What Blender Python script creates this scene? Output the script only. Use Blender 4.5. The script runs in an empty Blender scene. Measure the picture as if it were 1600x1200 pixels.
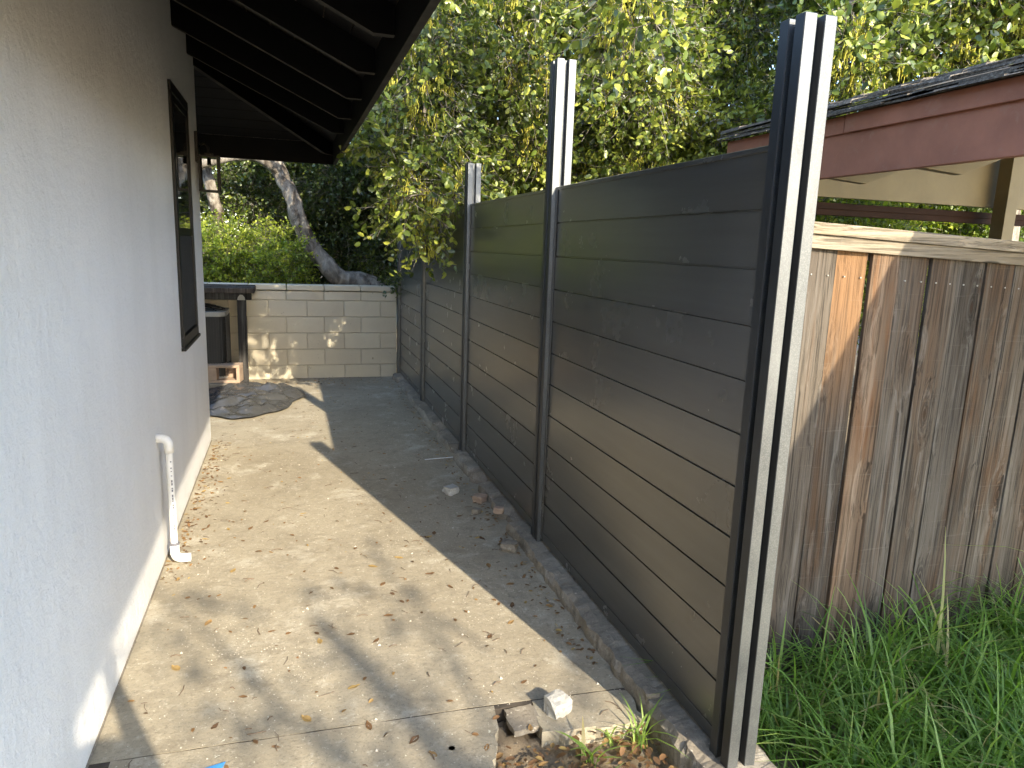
import bpy, bmesh, math, random
import numpy as np
from mathutils import Vector, Matrix, noise

random.seed(7)
rng = np.random.default_rng(7)
S = bpy.context.scene
COL = S.collection
R = math.radians

# ------------------------------------------------------------------ camera
cam_d = bpy.data.cameras.new('camera'); cam = bpy.data.objects.new('camera', cam_d); COL.objects.link(cam)
cam_d.sensor_width = 36; cam_d.lens = 24.975; cam_d.clip_start = 0.05; cam_d.clip_end = 500
right = Vector((0.95480378, -0.29525354, 0.03427953)); down = Vector((-0.0234541, -0.18980585, -0.98154146)); fwd = Vector((0.29631005, 0.93637551, -0.18815225))
m = Matrix.Identity(4)
for i in range(3):
    m[i][0] = right[i]; m[i][1] = -down[i]; m[i][2] = -fwd[i]
m[2][3] = 1.6
cam.matrix_world = m
S.camera = cam

# ------------------------------------------------------------------ light
LD = Vector((-0.505, 1.86, -1.0)).normalized()          # direction the sunlight travels
w = bpy.data.worlds.new('World'); S.world = w; w.use_nodes = True
nt = w.node_tree
sky = nt.nodes.new('ShaderNodeTexSky'); sky.sky_type = 'NISHITA'; sky.sun_disc = False
sky.sun_elevation = math.asin(-LD.z); sky.sun_rotation = math.atan2(-LD.x, -LD.y); sky.dust_density = .7; sky.ozone_density = 1.6
bg = nt.nodes['Background']; nt.links.new(sky.outputs[0], bg.inputs[0]); bg.inputs[1].default_value = 0.15
sl = bpy.data.lights.new('sun', 'SUN'); sl.energy = 2.0; sl.angle = R(0.53); sl.color = (1.0, 0.88, 0.68)
sun = bpy.data.objects.new('sun', sl); COL.objects.link(sun); sun.location = (3, -8, 6)
sun.rotation_euler = LD.to_track_quat('-Z', 'Y').to_euler()
S.view_settings.view_transform = 'Standard'; S.view_settings.look = 'None'; S.view_settings.gamma = 1
S.view_settings.exposure = 2.58
S.render.engine = 'CYCLES'
S.cycles.max_bounces = 8; S.cycles.diffuse_bounces = 5; S.cycles.transparent_max_bounces = 8

# ------------------------------------------------------------------ helpers
class MB:
    """collects boxes, prisms and tubes into one mesh"""
    def __init__(s): s.v = []; s.f = []
    def add(s, vs, fs):
        o = len(s.v); s.v += [tuple(p) for p in vs]; s.f += [tuple(i + o for i in q) for q in fs]; return s
    def box(s, x0, x1, y0, y1, z0, z1):
        return s.add([(x0,y0,z0),(x1,y0,z0),(x1,y1,z0),(x0,y1,z0),(x0,y0,z1),(x1,y0,z1),(x1,y1,z1),(x0,y1,z1)],
                     [(0,3,2,1),(4,5,6,7),(0,1,5,4),(1,2,6,5),(2,3,7,6),(3,0,4,7)])
    def prism(s, pts, z0, z1):
        n = len(pts)
        return s.add([(p[0],p[1],z0) for p in pts] + [(p[0],p[1],z1) for p in pts],
                     [tuple(range(n-1,-1,-1)), tuple(range(n,2*n))] + [(i,(i+1)%n,n+(i+1)%n,n+i) for i in range(n)])
    def ext(s, pts, d):
        """extrude a polygon of 3D points by a vector"""
        n = len(pts); d = Vector(d); a = [Vector(p) for p in pts]
        return s.add(a + [p + d for p in a], [tuple(range(n-1,-1,-1)), tuple(range(n,2*n))] + [(i,(i+1)%n,n+(i+1)%n,n+i) for i in range(n)])
    def tube(s, pts, rad, n=8, cap=True):
        P = [Vector(p) for p in pts]; k = len(P); o = len(s.v)
        if not hasattr(rad, '__len__'): rad = [rad]*k
        t0 = (P[1]-P[0]).normalized(); ref = Vector((0,0,1)) if abs(t0.z) < .9 else Vector((1,0,0))
        u = t0.cross(ref).normalized()
        for i in range(k):
            t = ((P[min(i+1,k-1)] - P[max(i-1,0)])).normalized()
            u = (u - t*u.dot(t)).normalized(); q = t.cross(u)
            for j in range(n):
                a = 2*math.pi*j/n; s.v.append(tuple(P[i] + (u*math.cos(a) + q*math.sin(a))*rad[i]))
        for i in range(k-1):
            for j in range(n):
                s.f.append((o+i*n+j, o+i*n+(j+1)%n, o+(i+1)*n+(j+1)%n, o+(i+1)*n+j))
        if cap:
            s.f.append(tuple(o+j for j in range(n-1,-1,-1))); s.f.append(tuple(o+(k-1)*n+j for j in range(n)))
        return s
    def build(s, name, mat, parent=None, bevel=0, smooth=False, segs=2):
        me = bpy.data.meshes.new(name); me.from_pydata(s.v, [], s.f); me.update()
        if bevel or smooth:
            bm = bmesh.new(); bm.from_mesh(me)
            bmesh.ops.recalc_face_normals(bm, faces=bm.faces)
            if bevel:
                es = [e for e in bm.edges if len(e.link_faces) == 2 and e.calc_face_angle(0) > .5]
                bmesh.ops.bevel(bm, geom=es, offset=bevel, segments=segs, affect='EDGES', profile=.6)
            bm.to_mesh(me); bm.free()
        if smooth:
            for p in me.polygons: p.use_smooth = True
        o = bpy.data.objects.new(name, me); COL.objects.link(o)
        if mat: me.materials.append(mat)
        if parent: o.parent = parent
        return o
def tag(o, label=None, cat=None, group=None, kind=None):
    if label: o['label'] = label
    if cat: o['category'] = cat
    if group: o['group'] = group
    if kind: o['kind'] = kind
    return o
def thing(name, label, cat, loc=(0,0,0), group=None, rz=0):
    o = bpy.data.objects.new(name, None); COL.objects.link(o); o.location = loc; o.rotation_euler = (0,0,rz); o.empty_display_size = .1
    return tag(o, label, cat, group)
def place(o, loc=(0,0,0), rot=(0,0,0), parent=None, scale=None):
    o.location = loc; o.rotation_euler = rot
    if scale: o.scale = scale
    if parent: o.parent = parent
    return o
def twin(o, loc, parent=None, rot=None, scale=None, name=None):
    c = o.copy(); COL.objects.link(c); c.location = loc
    if rot is not None: c.rotation_euler = rot
    if scale is not None: c.scale = scale
    if parent: c.parent = parent
    return c
fb = lambda p, o=5: noise.fractal(Vector(p), .9, 2.1, o)

# ------------------------------------------------------------------ materials
class M:
    def __init__(s, name, rough=.7, metal=0, color=None, spec=None):
        s.m = bpy.data.materials.new(name); s.m.use_nodes = True; s.nt = s.m.node_tree
        s.b = s.nt.nodes['Principled BSDF']; s.b.inputs['Roughness'].default_value = rough; s.b.inputs['Metallic'].default_value = metal
        if color: s.b.inputs['Base Color'].default_value = (*color, 1)
        if spec is not None: s.b.inputs['Specular IOR Level'].default_value = spec
        s._c = None
    def n(s, t, **k):
        q = s.nt.nodes.new('ShaderNode' + t)
        for a, v in k.items():
            if a in q.inputs.keys() or a.replace('_',' ') in q.inputs.keys():
                a2 = a if a in q.inputs.keys() else a.replace('_',' ')
                if hasattr(v, 'node') or isinstance(v, bpy.types.NodeSocket): s.nt.links.new(v, q.inputs[a2])
                else: q.inputs[a2].default_value = v
            else: setattr(q, a, v)
        return q
    def link(s, a, b): s.nt.links.new(a, b)
    def coord(s, kind='Object', scale=(1,1,1), rnd=0):
        tc = s.n('TexCoord'); v = tc.outputs[kind]
        if rnd:
            oi = s.n('ObjectInfo'); mul = s.n('Math', operation='MULTIPLY'); s.link(oi.outputs['Random'], mul.inputs[0]); mul.inputs[1].default_value = rnd
            add = s.n('VectorMath', operation='ADD'); s.link(v, add.inputs[0]); s.link(mul.outputs[0], add.inputs[1]); v = add.outputs[0]
        mp = s.n('Mapping'); mp.inputs['Scale'].default_value = scale; s.link(v, mp.inputs['Vector'])
        return mp.outputs[0]
    def noise(s, vec, scale=5, detail=6, rough=.6, dist=0):
        q = s.n('TexNoise'); q.inputs['Scale'].default_value = scale; q.inputs['Detail'].default_value = detail
        q.inputs['Roughness'].default_value = rough; q.inputs['Distortion'].default_value = dist; s.link(vec, q.inputs['Vector']); return q.outputs['Fac']
    def ramp(s, fac, stops):
        q = s.n('ValToRGB'); e = q.color_ramp.elements
        while len(e) < len(stops): e.new(.5)
        for el, (p, c) in zip(e, stops):
            el.position = p; el.color = (*c, 1) if hasattr(c, '__len__') else (c, c, c, 1)
        s.link(fac, q.inputs[0]); return q.outputs[0]
    def mix(s, fac, a, b, mode='MIX'):
        q = s.n('Mix', data_type='RGBA', blend_type=mode)
        for i, v in ((0, fac), (6, a), (7, b)):
            if isinstance(v, bpy.types.NodeSocket): s.link(v, q.inputs[i])
            elif i == 0: q.inputs[0].default_value = v
            else: q.inputs[i].default_value = (*v, 1)
        return q.outputs[2]
    def col(s, sock): s.link(sock, s.b.inputs['Base Color']); return s
    def bump(s, sock, strength=.3, dist=.01):
        q = s.n('Bump'); q.inputs['Strength'].default_value = strength; q.inputs['Distance'].default_value = dist
        s.link(sock, q.inputs['Height'])
        if s._c: s.link(s._c.outputs[0], q.inputs['Normal'])
        s._c = q; s.link(q.outputs[0], s.b.inputs['Normal']); return s

def mat_stucco():
    k = M('stucco', .9, spec=.2); v = k.coord()
    a = k.noise(v, 1.3, 5); st = k.noise(k.coord(scale=(1,1.6,.25)), 3, 4)
    c = k.ramp(a, [(.3, (.67,.67,.665)), (.7, (.74,.735,.725))])
    c = k.mix(k.ramp(st, [(.45, 0.), (.75, .28)]), c, (.58,.57,.55))
    sx = k.n('SeparateXYZ'); k.link(v, sx.inputs[0]); ad = k.n('Math', operation='MULTIPLY_ADD'); k.link(k.noise(v, 7, 6, .7), ad.inputs[0]); ad.inputs[1].default_value = -.28; k.link(sx.outputs['Z'], ad.inputs[2])
    mr = k.n('MapRange'); k.link(ad.outputs[0], mr.inputs[0]); mr.inputs[1].default_value = -.10; mr.inputs[2].default_value = -.17; mr.inputs[3].default_value = 0; mr.inputs[4].default_value = .55
    c = k.mix(mr.outputs[0], c, (.42,.385,.32)); sp = k.noise(v, 55, 2, .6); c = k.mix(k.ramp(sp, [(.70, 0.), (.76, .35)]), c, (.40,.39,.37))
    k.col(c); k.bump(k.noise(v, 160, 3, .7), .6, .004); k.bump(k.noise(v, 30, 5, .75), .75, .012); k.bump(k.noise(v, 5, 3), .25, .03); return k.m
def mat_concrete(name, lo, hi, dust, dark):
    k = M(name, .92, spec=.25); v = k.coord('Object')
    big = k.noise(v, 1.1, 8, .62, .6); c = k.ramp(big, [(.3, lo), (.7, hi)])
    d = k.noise(v, 2.6, 10, .7, .3); c = k.mix(k.ramp(d, [(.54, 0.), (.66, .75)]), c, dust)
    d2 = k.noise(k.coord('Object', (1.0,1.4,1)), 1.9, 9, .68, .8); c = k.mix(k.ramp(d2, [(.56, 0.), (.72, .62)]), c, dark)
    d3 = k.noise(v, 9, 10, .75, .5); c = k.mix(k.ramp(d3, [(.50, 0.), (.66, .45)]), c, dark); d4 = k.noise(v, 21, 8, .8); c = k.mix(k.ramp(d4, [(.55, 0.), (.64, .5)]), c, dust)
    f = k.noise(v, 70, 4, .8); c = k.mix(k.ramp(f, [(.36, .5), (.47, 0.)]), c, tuple(x*.55 for x in lo))
    f2 = k.noise(v, 45, 3, .8); c = k.mix(k.ramp(f2, [(.64, 0.), (.7, .6)]), c, tuple(min(.75, x*1.6) for x in dust))
    k.col(c); k.bump(k.noise(v, 120, 4, .75), .45, .004); k.bump(k.noise(v, 14, 8, .7), .5, .012); return k.m
def mat_block():
    k = M('block_paint', .9, spec=.2); v = k.coord('Object', rnd=40)
    a = k.noise(v, 3, 6); oi = k.n('ObjectInfo')
    c = k.mix(oi.outputs['Random'], (.55,.49,.375), (.61,.55,.425))
    c = k.mix(k.ramp(a, [(.5, 0.), (.75, .45)]), c, (.43,.375,.285))
    d = k.noise(v, 17, 4, .7); c = k.mix(k.ramp(d, [(.66, 0.), (.72, .7)]), c, (.16,.13,.10))
    k.col(c); k.bump(k.noise(v, 90, 4, .7), .5, .005); return k.m
def mat_wood(name, cols, knots=True, axis='z', spec=.12, fresh=None):
    """weathered timber: cols = dark, mid, light, stain, silver"""
    k = M(name, .88, spec=spec)
    al = lambda across, along: {'z': (across,across,along), 'x': (along,across,across), 'y': (across,along,across)}[axis]
    dv = k.coord('Object', al(5,.5), rnd=60)
    kd = k.n('TexVoronoi'); kd.inputs['Scale'].default_value = 1.0; k.link(k.coord('Object', al(7.5,2.6), rnd=35), kd.inputs['Vector']); d = kd.outputs['Distance']
    # fibres bend round the knots
    warp = k.n('VectorMath', operation='SCALE'); k.link(k.ramp(d, [(.0, .9), (.45, 0.)]), warp.inputs[0]); warp.inputs['Scale'].default_value = 1.6 if knots else 0
    def wv(across, along, r_):
        q = k.n('VectorMath', operation='ADD'); k.link(k.coord('Object', al(across,along), rnd=r_), q.inputs[0]); k.link(warp.outputs[0], q.inputs[1]); return q.outputs[0]
    broad = k.noise(dv, 1.0, 5, .6, .8); c = k.ramp(broad, [(.28, cols[0]), (.5, cols[1]), (.74, cols[2])])
    stain = k.noise(k.coord('Object', al(7,.9), rnd=17), 1.0, 5, .6, 1.0); c = k.mix(k.ramp(stain, [(.46, 0.), (.64, .85)]), c, cols[3])
    silver = k.noise(wv(26,.9,25), 1.0, 6, .65, .4); c = k.mix(k.ramp(silver, [(.5, 0.), (.68, .5)]), c, cols[4])
    fine = k.noise(wv(95,2.4,60), 1.0, 5, .7, .3); c = k.mix(k.ramp(fine, [(.38, .8), (.52, 0.)]), c, tuple(x*.30 for x in cols[1]))
    crack = k.noise(wv(42,.7,80), 1.0, 3, .5, .2); c = k.mix(k.ramp(crack, [(.30, .85), (.36, 0.)]), c, tuple(x*.16 for x in cols[1]))
    if knots:
        mu = k.n('Math', operation='MULTIPLY'); k.link(d, mu.inputs[0]); mu.inputs[1].default_value = 90; sn = k.n('Math', operation='SINE'); k.link(mu.outputs[0], sn.inputs[0])
        ring = k.mix(1.0, k.ramp(d, [(.08, 1.), (.26, 0.)]), k.ramp(sn.outputs[0], [(.1, .6), (.8, 0.)]), 'MULTIPLY'); c = k.mix(ring, c, tuple(x*.25 for x in cols[1]))
        c = k.mix(k.ramp(d, [(.045, .9), (.085, 0.)]), c, (.06,.036,.022))
    if fresh:                                          # unweathered timber under the rail
        sx = k.n('SeparateXYZ'); k.link(k.coord('Object'), sx.inputs[0]); ad = k.n('Math', operation='MULTIPLY_ADD'); k.link(k.noise(k.coord('Object', (22,22,2)), 1.0, 4), ad.inputs[0]); ad.inputs[1].default_value = .9; k.link(sx.outputs['Z'], ad.inputs[2])
        mr = k.n('MapRange'); k.link(ad.outputs[0], mr.inputs[0]); mr.inputs[1].default_value = 1.35; mr.inputs[2].default_value = 1.95
        c = k.mix(mr.outputs[0], c, k.mix(k.ramp(fine, [(.36, .75), (.54, 0.)]), fresh, tuple(x*.4 for x in fresh)))
    oi = k.n('ObjectInfo'); c = k.mix(1.0, c, k.ramp(oi.outputs['Random'], [(0., (.62,.64,.67)), (.5, (.95,.94,.93)), (1., (1.18,1.0,.86))]), 'MULTIPLY')
    saw = k.noise(k.coord('Object', al(2,110), rnd=9), 1.0, 3); c = k.mix(k.ramp(saw, [(.62, 0.), (.76, .16)]), c, cols[4])
    k.col(c); k.bump(fine, .8, .008); k.bump(saw, .25, .003); return k.m
def mat_plain(name, color, rough=.6, metal=0, var=.25, scale=6, bump=.15, bscale=60, spec=None, dirt=None):
    k = M(name, rough, metal, spec=spec); v = k.coord('Object', rnd=11)
    a = k.noise(v, scale, 6, .65)
    c = k.ramp(a, [(.3, tuple(x*(1-var) for x in color)), (.7, tuple(min(1, x*(1+var)) for x in color))])
    if dirt:
        b = k.noise(v, scale*2.7, 8, .7, .4); c = k.mix(k.ramp(b, [(.56, 0.), (.68, .8)]), c, dirt)
    k.col(c)
    if bump: k.bump(k.noise(v, bscale, 4, .7), bump, .004)
    return k.m
def mat_leaf(name, dark, mid, light, rough=.42, trans=.35, dead=None):
    k = M(name, rough, spec=.6); at = k.n('Attribute'); at.attribute_name = 'tint'
    st = [(0., dark), (.55, mid), (1., light)]
    if dead: st = [(0., dark), (.5, mid), (.9, light), (.97, dead), (1., dead)]
    c = k.ramp(at.outputs['Fac'], st); k.col(c)
    tr = k.n('BsdfTranslucent'); k.link(k.mix(1.0, c, (1.5,1.6,.75), 'MULTIPLY'), tr.inputs['Color'])
    ms = k.n('MixShader'); ms.inputs[0].default_value = trans
    k.link(k.b.outputs[0], ms.inputs[1]); k.link(tr.outputs[0], ms.inputs[2]); k.link(ms.outputs[0], k.nt.nodes['Material Output'].inputs['Surface']); return k.m
def mat_bark():
    k = M('bark', .95, spec=.1); v = k.coord('Object', (1,1,.45)); a = k.noise(v, 9, 8, .7, .5)
    c = k.ramp(a, [(.40, (.06,.048,.038)), (.5, (.19,.165,.135)), (.62, (.36,.33,.28))])
    b = k.noise(v, 2.2, 4); c = k.mix(k.ramp(b, [(.5, 0.), (.65, .5)]), c, (.30,.285,.25))
    k.col(c); k.bump(a, 1., .03); k.bump(k.noise(v, 45, 5, .7), .5, .008); return k.m
def mat_shingle():
    k = M('shingle', .95, spec=.1); v = k.coord('Object', rnd=30); a = k.noise(v, 60, 4, .8); b = k.noise(v, 3, 5)
    c = k.ramp(a, [(.35, (.05,.044,.038)), (.5, (.14,.122,.10)), (.68, (.29,.262,.22))])
    c = k.mix(k.ramp(b, [(.4, 0.), (.7, .5)]), c, (.10,.085,.07)); k.col(c); k.bump(a, .7, .006); return k.m
def mat_glass_dark():
    k = M('window_glass', .03, color=(.012,.014,.015), spec=.9); v = k.coord(); k.bump(k.noise(v, 2.2, 2), .03, .02); return k.m
def mat_clear():
    k = M('lantern_glass', .03, color=(1,1,1)); k.b.inputs['Transmission Weight'].default_value = 1; k.b.inputs['IOR'].default_value = 1.08; return k.m
def mat_composite():
    """powder-coated composite board: faint lengthwise grain, dust and rub marks"""
    k = M('composite_board', .25, spec=1.0); v = k.coord('Object', (3,.5,9), rnd=20)
    a = k.noise(v, 3, 6, .6); c = k.ramp(a, [(.3, (.034,.035,.033)), (.7, (.046,.046,.043))])
    b = k.noise(k.coord('Object', (1,2.4,1), rnd=33), 3.4, 8, .75, .4); c = k.mix(k.ramp(b, [(.62, 0.), (.80, .16)]), c, (.10,.097,.09))
    k.b.inputs['Coat Weight'].default_value = .35; k.b.inputs['Coat Roughness'].default_value = .3
    k.col(c); r = k.ramp(k.noise(k.coord('Object', rnd=5), 4, 5), [(.3, .20), (.7, .29)]); k.link(r, k.b.inputs['Roughness'])
    k.bump(k.noise(k.coord('Object', (30,2.5,120)), 3, 3), .08, .002); return k.m
def mat_post():
    k = M('post_metal', .5, .8, spec=.5); v = k.coord('Object', (1,1,.6), rnd=7)
    a = k.noise(v, 7, 7, .65); c = k.ramp(a, [(.3, (.095,.101,.104)), (.72, (.16,.167,.168))])
    f = k.noise(k.coord(), 260, 2, .6); c = k.mix(k.ramp(f, [(.45, 0.), (.7, .35)]), c, (.27,.28,.28))
    k.col(c); k.bump(f, .12, .001); return k.m

MAT = dict(
    stucco=mat_stucco(),
    slab=mat_concrete('concrete', (.275,.236,.170), (.37,.325,.240), (.50,.46,.37), (.175,.148,.108)),
    curb=mat_concrete('old_concrete', (.18,.155,.12), (.265,.23,.18), (.37,.335,.275), (.09,.074,.055)),
    pale=mat_concrete('pale_concrete', (.38,.365,.325), (.47,.455,.415), (.54,.53,.50), (.25,.235,.205)),
    crumb=mat_plain('mortar_crumb', (.44,.40,.33), .95, var=.3, scale=12),
    seamdirt=mat_plain('joint_dirt', (.06,.048,.036), .95, var=.4, scale=20, bump=.5),
    block=mat_block(),
    mortar=mat_plain('mortar', (.47,.42,.325), .95, var=.2, scale=8, bump=.5),
    soil=mat_concrete('soil', (.13,.10,.066), (.23,.18,.12), (.34,.28,.19), (.06,.045,.03)),
    black=mat_plain('black_paint', (.0030,.0029,.0028), .6, var=.3, bump=.25, bscale=40, spec=.10),
    bounceedge=mat_plain('bounce_edge', (.045,.042,.036), .8, var=.4, scale=9, bump=.3, bscale=40, spec=.1),
    blackboard=mat_plain('black_stain', (.0065,.006,.0055), .6, var=.3, bump=.2, bscale=40, spec=.2),
    blacktrim=mat_plain('black_metal', (.008,.008,.008), .45, var=.2, bump=.05, spec=.25),
    glass=mat_glass_dark(), clear=mat_clear(),
    screen=mat_plain('insect_screen', (.020,.021,.022), .75, var=.15, bump=.4, bscale=400),
    board=mat_composite(), post=mat_post(), postshade=mat_plain('post_shade', (.020,.022,.024), .42, var=.2, bump=.05, spec=.4),
    seam=mat_plain('shadow_gap', (.012,.012,.012), .8, var=.1, bump=0),
    pvc=mat_plain('pvc', (.66,.655,.63), .35, var=.05, scale=9, bump=.03, dirt=(.6,.58,.5)),
    ink=mat_plain('ink', (.12,.12,.14), .6, var=.1, bump=0),
    redpaint=mat_plain('red_paint', (.33,.13,.074), .6, var=.16, scale=5, bump=.45, bscale=22, dirt=(.34,.16,.10)),
    cream=mat_plain('cream_paint', (.25,.208,.118), .7, var=.12, scale=4, bump=.2, bscale=30),
    brown=mat_plain('brown_paint', (.036,.019,.013), .7, var=.2, bump=.1, spec=.1),
    shingle=mat_shingle(), bark=mat_bark(),
    fencewood=mat_wood('fence_wood', [(.062,.050,.038), (.125,.103,.080), (.20,.172,.137), (.115,.066,.035), (.29,.263,.225)]),
    orangewood=mat_wood('orange_wood', [(.062,.050,.038), (.125,.103,.080), (.20,.172,.137), (.115,.066,.035), (.29,.263,.225)], fresh=(.30,.17,.085)),
    railwood=mat_wood('rail_wood', [(.24,.195,.135), (.34,.285,.205), (.42,.355,.265), (.27,.215,.145), (.45,.40,.32)], axis='x'),
    greywood=mat_wood('grey_wood', [(.035,.032,.030), (.075,.068,.062), (.13,.12,.11), (.06,.055,.05), (.2,.19,.17)], knots=False),
    tarp=mat_plain('tarp', (.050,.050,.050), .27, var=.25, scale=5, bump=.2, bscale=35, dirt=(.13,.12,.105)),
    acgrey=mat_plain('ac_paint', (.30,.29,.26), .5, var=.1), acdark=mat_plain('ac_dark', (.022,.022,.022), .6, var=.2),
    terracotta=mat_plain('tan_block', (.34,.245,.175), .95, var=.2, scale=9, bump=.6, bscale=70),
    tape=mat_plain('blue_tape', (.05,.22,.50), .6, var=.15, scale=30),
    deadwood=mat_plain('dead_wood', (.26,.24,.21), .95, var=.3, scale=8),
    twig=mat_plain('twig', (.13,.09,.06), .9, var=.4, scale=15),
    grass=mat_leaf('grass_blade', (.060,.13,.020), (.155,.28,.046), (.30,.40,.10), .5, .42, dead=(.40,.34,.17)),
    oak=mat_leaf('oak_leaf', (.022,.036,.008), (.110,.150,.022), (.42,.44,.075), .36, .20),
    shrub=mat_leaf('shrub_leaf', (.035,.070,.008), (.16,.225,.022), (.42,.46,.06), .45, .42),
    deep=mat_leaf('evergreen_leaf', (.020,.036,.008), (.060,.086,.015), (.19,.22,.035), .45, .3),
    catkin=mat_leaf('catkin', (.30,.28,.04), (.50,.46,.07), (.64,.60,.13), .8, .4),
    dry=mat_leaf('dry_leaf', (.11,.062,.032), (.25,.135,.058), (.42,.30,.11), .7, .25),
    cloth=mat_plain('jacket_cloth', (.05,.06,.09), .9), trousers=mat_plain('trouser_cloth', (.06,.06,.07), .9),
    skin=mat_plain('skin', (.42,.26,.19), .6, var=.06), hair=mat_plain('hair', (.03,.02,.015), .7),
)

# ------------------------------------------------------------------ ground
def sheet(name, x0, x1, y0, y1, step, zf, mat, kind='structure'):
    nx = max(2, int((x1-x0)/step)); ny = max(2, int((y1-y0)/step)); b = MB()
    for j in range(ny+1):
        for i in range(nx+1):
            x = x0+(x1-x0)*i/nx; y = y0+(y1-y0)*j/ny; b.v.append((x, y, zf(x, y)))
    for j in range(ny):
        for i in range(nx):
            a = j*(nx+1)+i; b.f.append((a, a+1, a+nx+2, a+nx+1))
    o = b.build(name, mat, smooth=True); return tag(o, kind=kind)
sheet('ground', -60, 60, -40, 80, 4, lambda x, y: -.16, MAT['soil'])
sheet('soil_bed', .40, 1.20, .6, 2.14, .022, lambda x, y: -.055 + .035*fb((x*6, y*6, 0)) + .018*fb((x*22, y*22, 3)), MAT['soil'])
sheet('grass_ground', 1.33, 6.0, -3, 2.4, .06, lambda x, y: -.09 + .03*fb((x*3, y*3, 8)), MAT['soil'])

def rough_line(a, b, n, amp):
    r = []
    for i in range(n):
        t = i/(n); r.append((a[0]+(b[0]-a[0])*t + random.uniform(-amp, amp), a[1]+(b[1]-a[1])*t + random.uniform(-amp, amp)))
    return r
path = MB().box(-3.6, 1.16, -4, 8.7, -.14, -.075).build('path', MAT['curb']); tag(path, kind='structure')
def slab(pts, z1=0.0, z0=-.07):
    o = MB().prism(pts, z0, z1).build('slab', MAT['slab'], path); return o
JY = 2.20
slab([(-.62,JY+.006)] + rough_line((-.62,JY+.004), (.72,JY-.026), 26, .0018) + rough_line((.72,JY-.03),(1.17,JY-.05), 14, .0015) + [(1.21,JY-.052),(1.21,8.66),(-3.5,8.66),(-3.5,5.95),(-.62,5.95)])
slab([(-.62,-3.9),(.30,-3.9)] + rough_line((.38,.6), (.58,1.90), 16, .012) + rough_line((.58,1.90),(.66,2.08), 8, .012) + rough_line((.66,JY-.033),(-.62,JY-.003), 22, .0018), .0015)
MB().prism([(-.62,JY-.02),(.66,JY-.05),(1.16,JY-.062),(1.16,JY-.035),(.66,JY-.012),(-.62,JY+.02)], -.06, -.0015).build('joint_filler', MAT['seamdirt'], path)
slab(rough_line((.80,2.158),(1.165,2.141), 10, .0015) + rough_line((1.165,2.135),(1.145,1.95), 6, .008) + rough_line((1.145,1.95),(.78,1.985), 14, .008) + rough_line((.78,1.985),(.80,2.15), 7, .006), .001)
# ------------------------------------------------------------------ kerb under the fence
def rough_bar(x0, x1, y0, y1, zt, step, amp, seed):
    b = MB(); n = int((y1-y0)/step); prof = [(x0, -.12), (x0, zt*.45), (x0+.012, zt*.92), (x0+.05, zt), ((x0+x1)/2, zt), (x1, zt), (x1, -.12)]
    k = len(prof)
    for i in range(n+1):
        y = y0+(y1-y0)*i/n
        chip = max(0, fb((y*2.6, seed, 1)) - .18)*.10
        for j, (x, z) in enumerate(prof):
            q = fb((x*9+j, y*9, seed))*amp
            dx = (q + chip*(1.4 if j in (1,2) else .5)) if j < 4 else 0
            dz = (fb((x*11, y*8, seed+5))*amp*.8 - (chip*.9 if j in (2,3) else 0)) if 0 < j < 6 else 0
            b.v.append((x+dx, y, z+dz))
    for i in range(n):
        for j in range(k-1):
            a = i*k+j; b.f.append((a, a+1, a+k+1, a+k))
    b.f.append(tuple(range(k))); b.f.append(tuple(n*k+j for j in range(k-1,-1,-1)))
    return b
kb = rough_bar(1.165, 1.40, 1.52, 8.62, .060, .016, .018, 2.3).build('kerb', MAT['curb'], smooth=False)
tag(kb, kind='structure')

# ------------------------------------------------------------------ house
WX, WC = -.623, 5.93
EX, EY, EZ = .438, 6.991, 2.292                        # eave corner
house = thing('house', 'white stucco house with black window trim and black open eaves', 'house', (WX, WC, 0))
def hp(o): o.parent = house; o.matrix_parent_inverse = Matrix.Translation(house.location).inverted(); return o
W0, W1, Z0, Z1 = 4.655, 5.285, 1.0, 2.405
wb = MB()
wb.box(-6, WX, -6, W0, -.15, 3.0).box(-6, WX, W1, WC, -.15, 3.0).box(-6, WX, W0, W1, -.15, Z0).box(-6, WX, W0, W1, Z1, 3.0).box(-6, WX-.16, W0, W1, Z0, Z1)
wall = hp(wb.build('wall', MAT['stucco']))
foot = hp(MB().box(WX-.02, WX+.003, -6, WC+.002, -.12, .012).build('wall_base', MAT['curb']))
PIT = .464
def rz(x): return EZ + .03 + (EX - x)*PIT               # underside of rafters
roof_mb = MB(); TH = .145                              # rafter depth, measured upright
ridge = -4.2; zr = rz(ridge) + TH
def slope_piece(b, lift, thick, over=0):
    e, y = EX+over, EY+over; d = (e-ridge)
    a = [(e,-6.5,rz(e)+lift), (e,y,rz(e)+lift), (ridge,y-d,rz(ridge)+lift), (ridge,-6.5,rz(ridge)+lift)]
    b.ext(a, (0,0,thick))
    b.ext([(e,y,rz(e)+lift), (2*ridge-e,y,rz(e)+lift), (ridge,y-d,rz(ridge)+lift)], (0,0,thick))
slope_piece(roof_mb, TH+.020, .035, .025)
roof = hp(roof_mb.build('roof', MAT['shingle']))
def rp(o): o.parent = roof; o.matrix_parent_inverse = (Matrix.Translation(house.location)).inverted(); return o
roof.parent = house; roof.matrix_parent_inverse = Matrix.Translation(house.location).inverted()
def rp(o): o.parent = roof; return o                   # roof's own transform is the identity in the world
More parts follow.
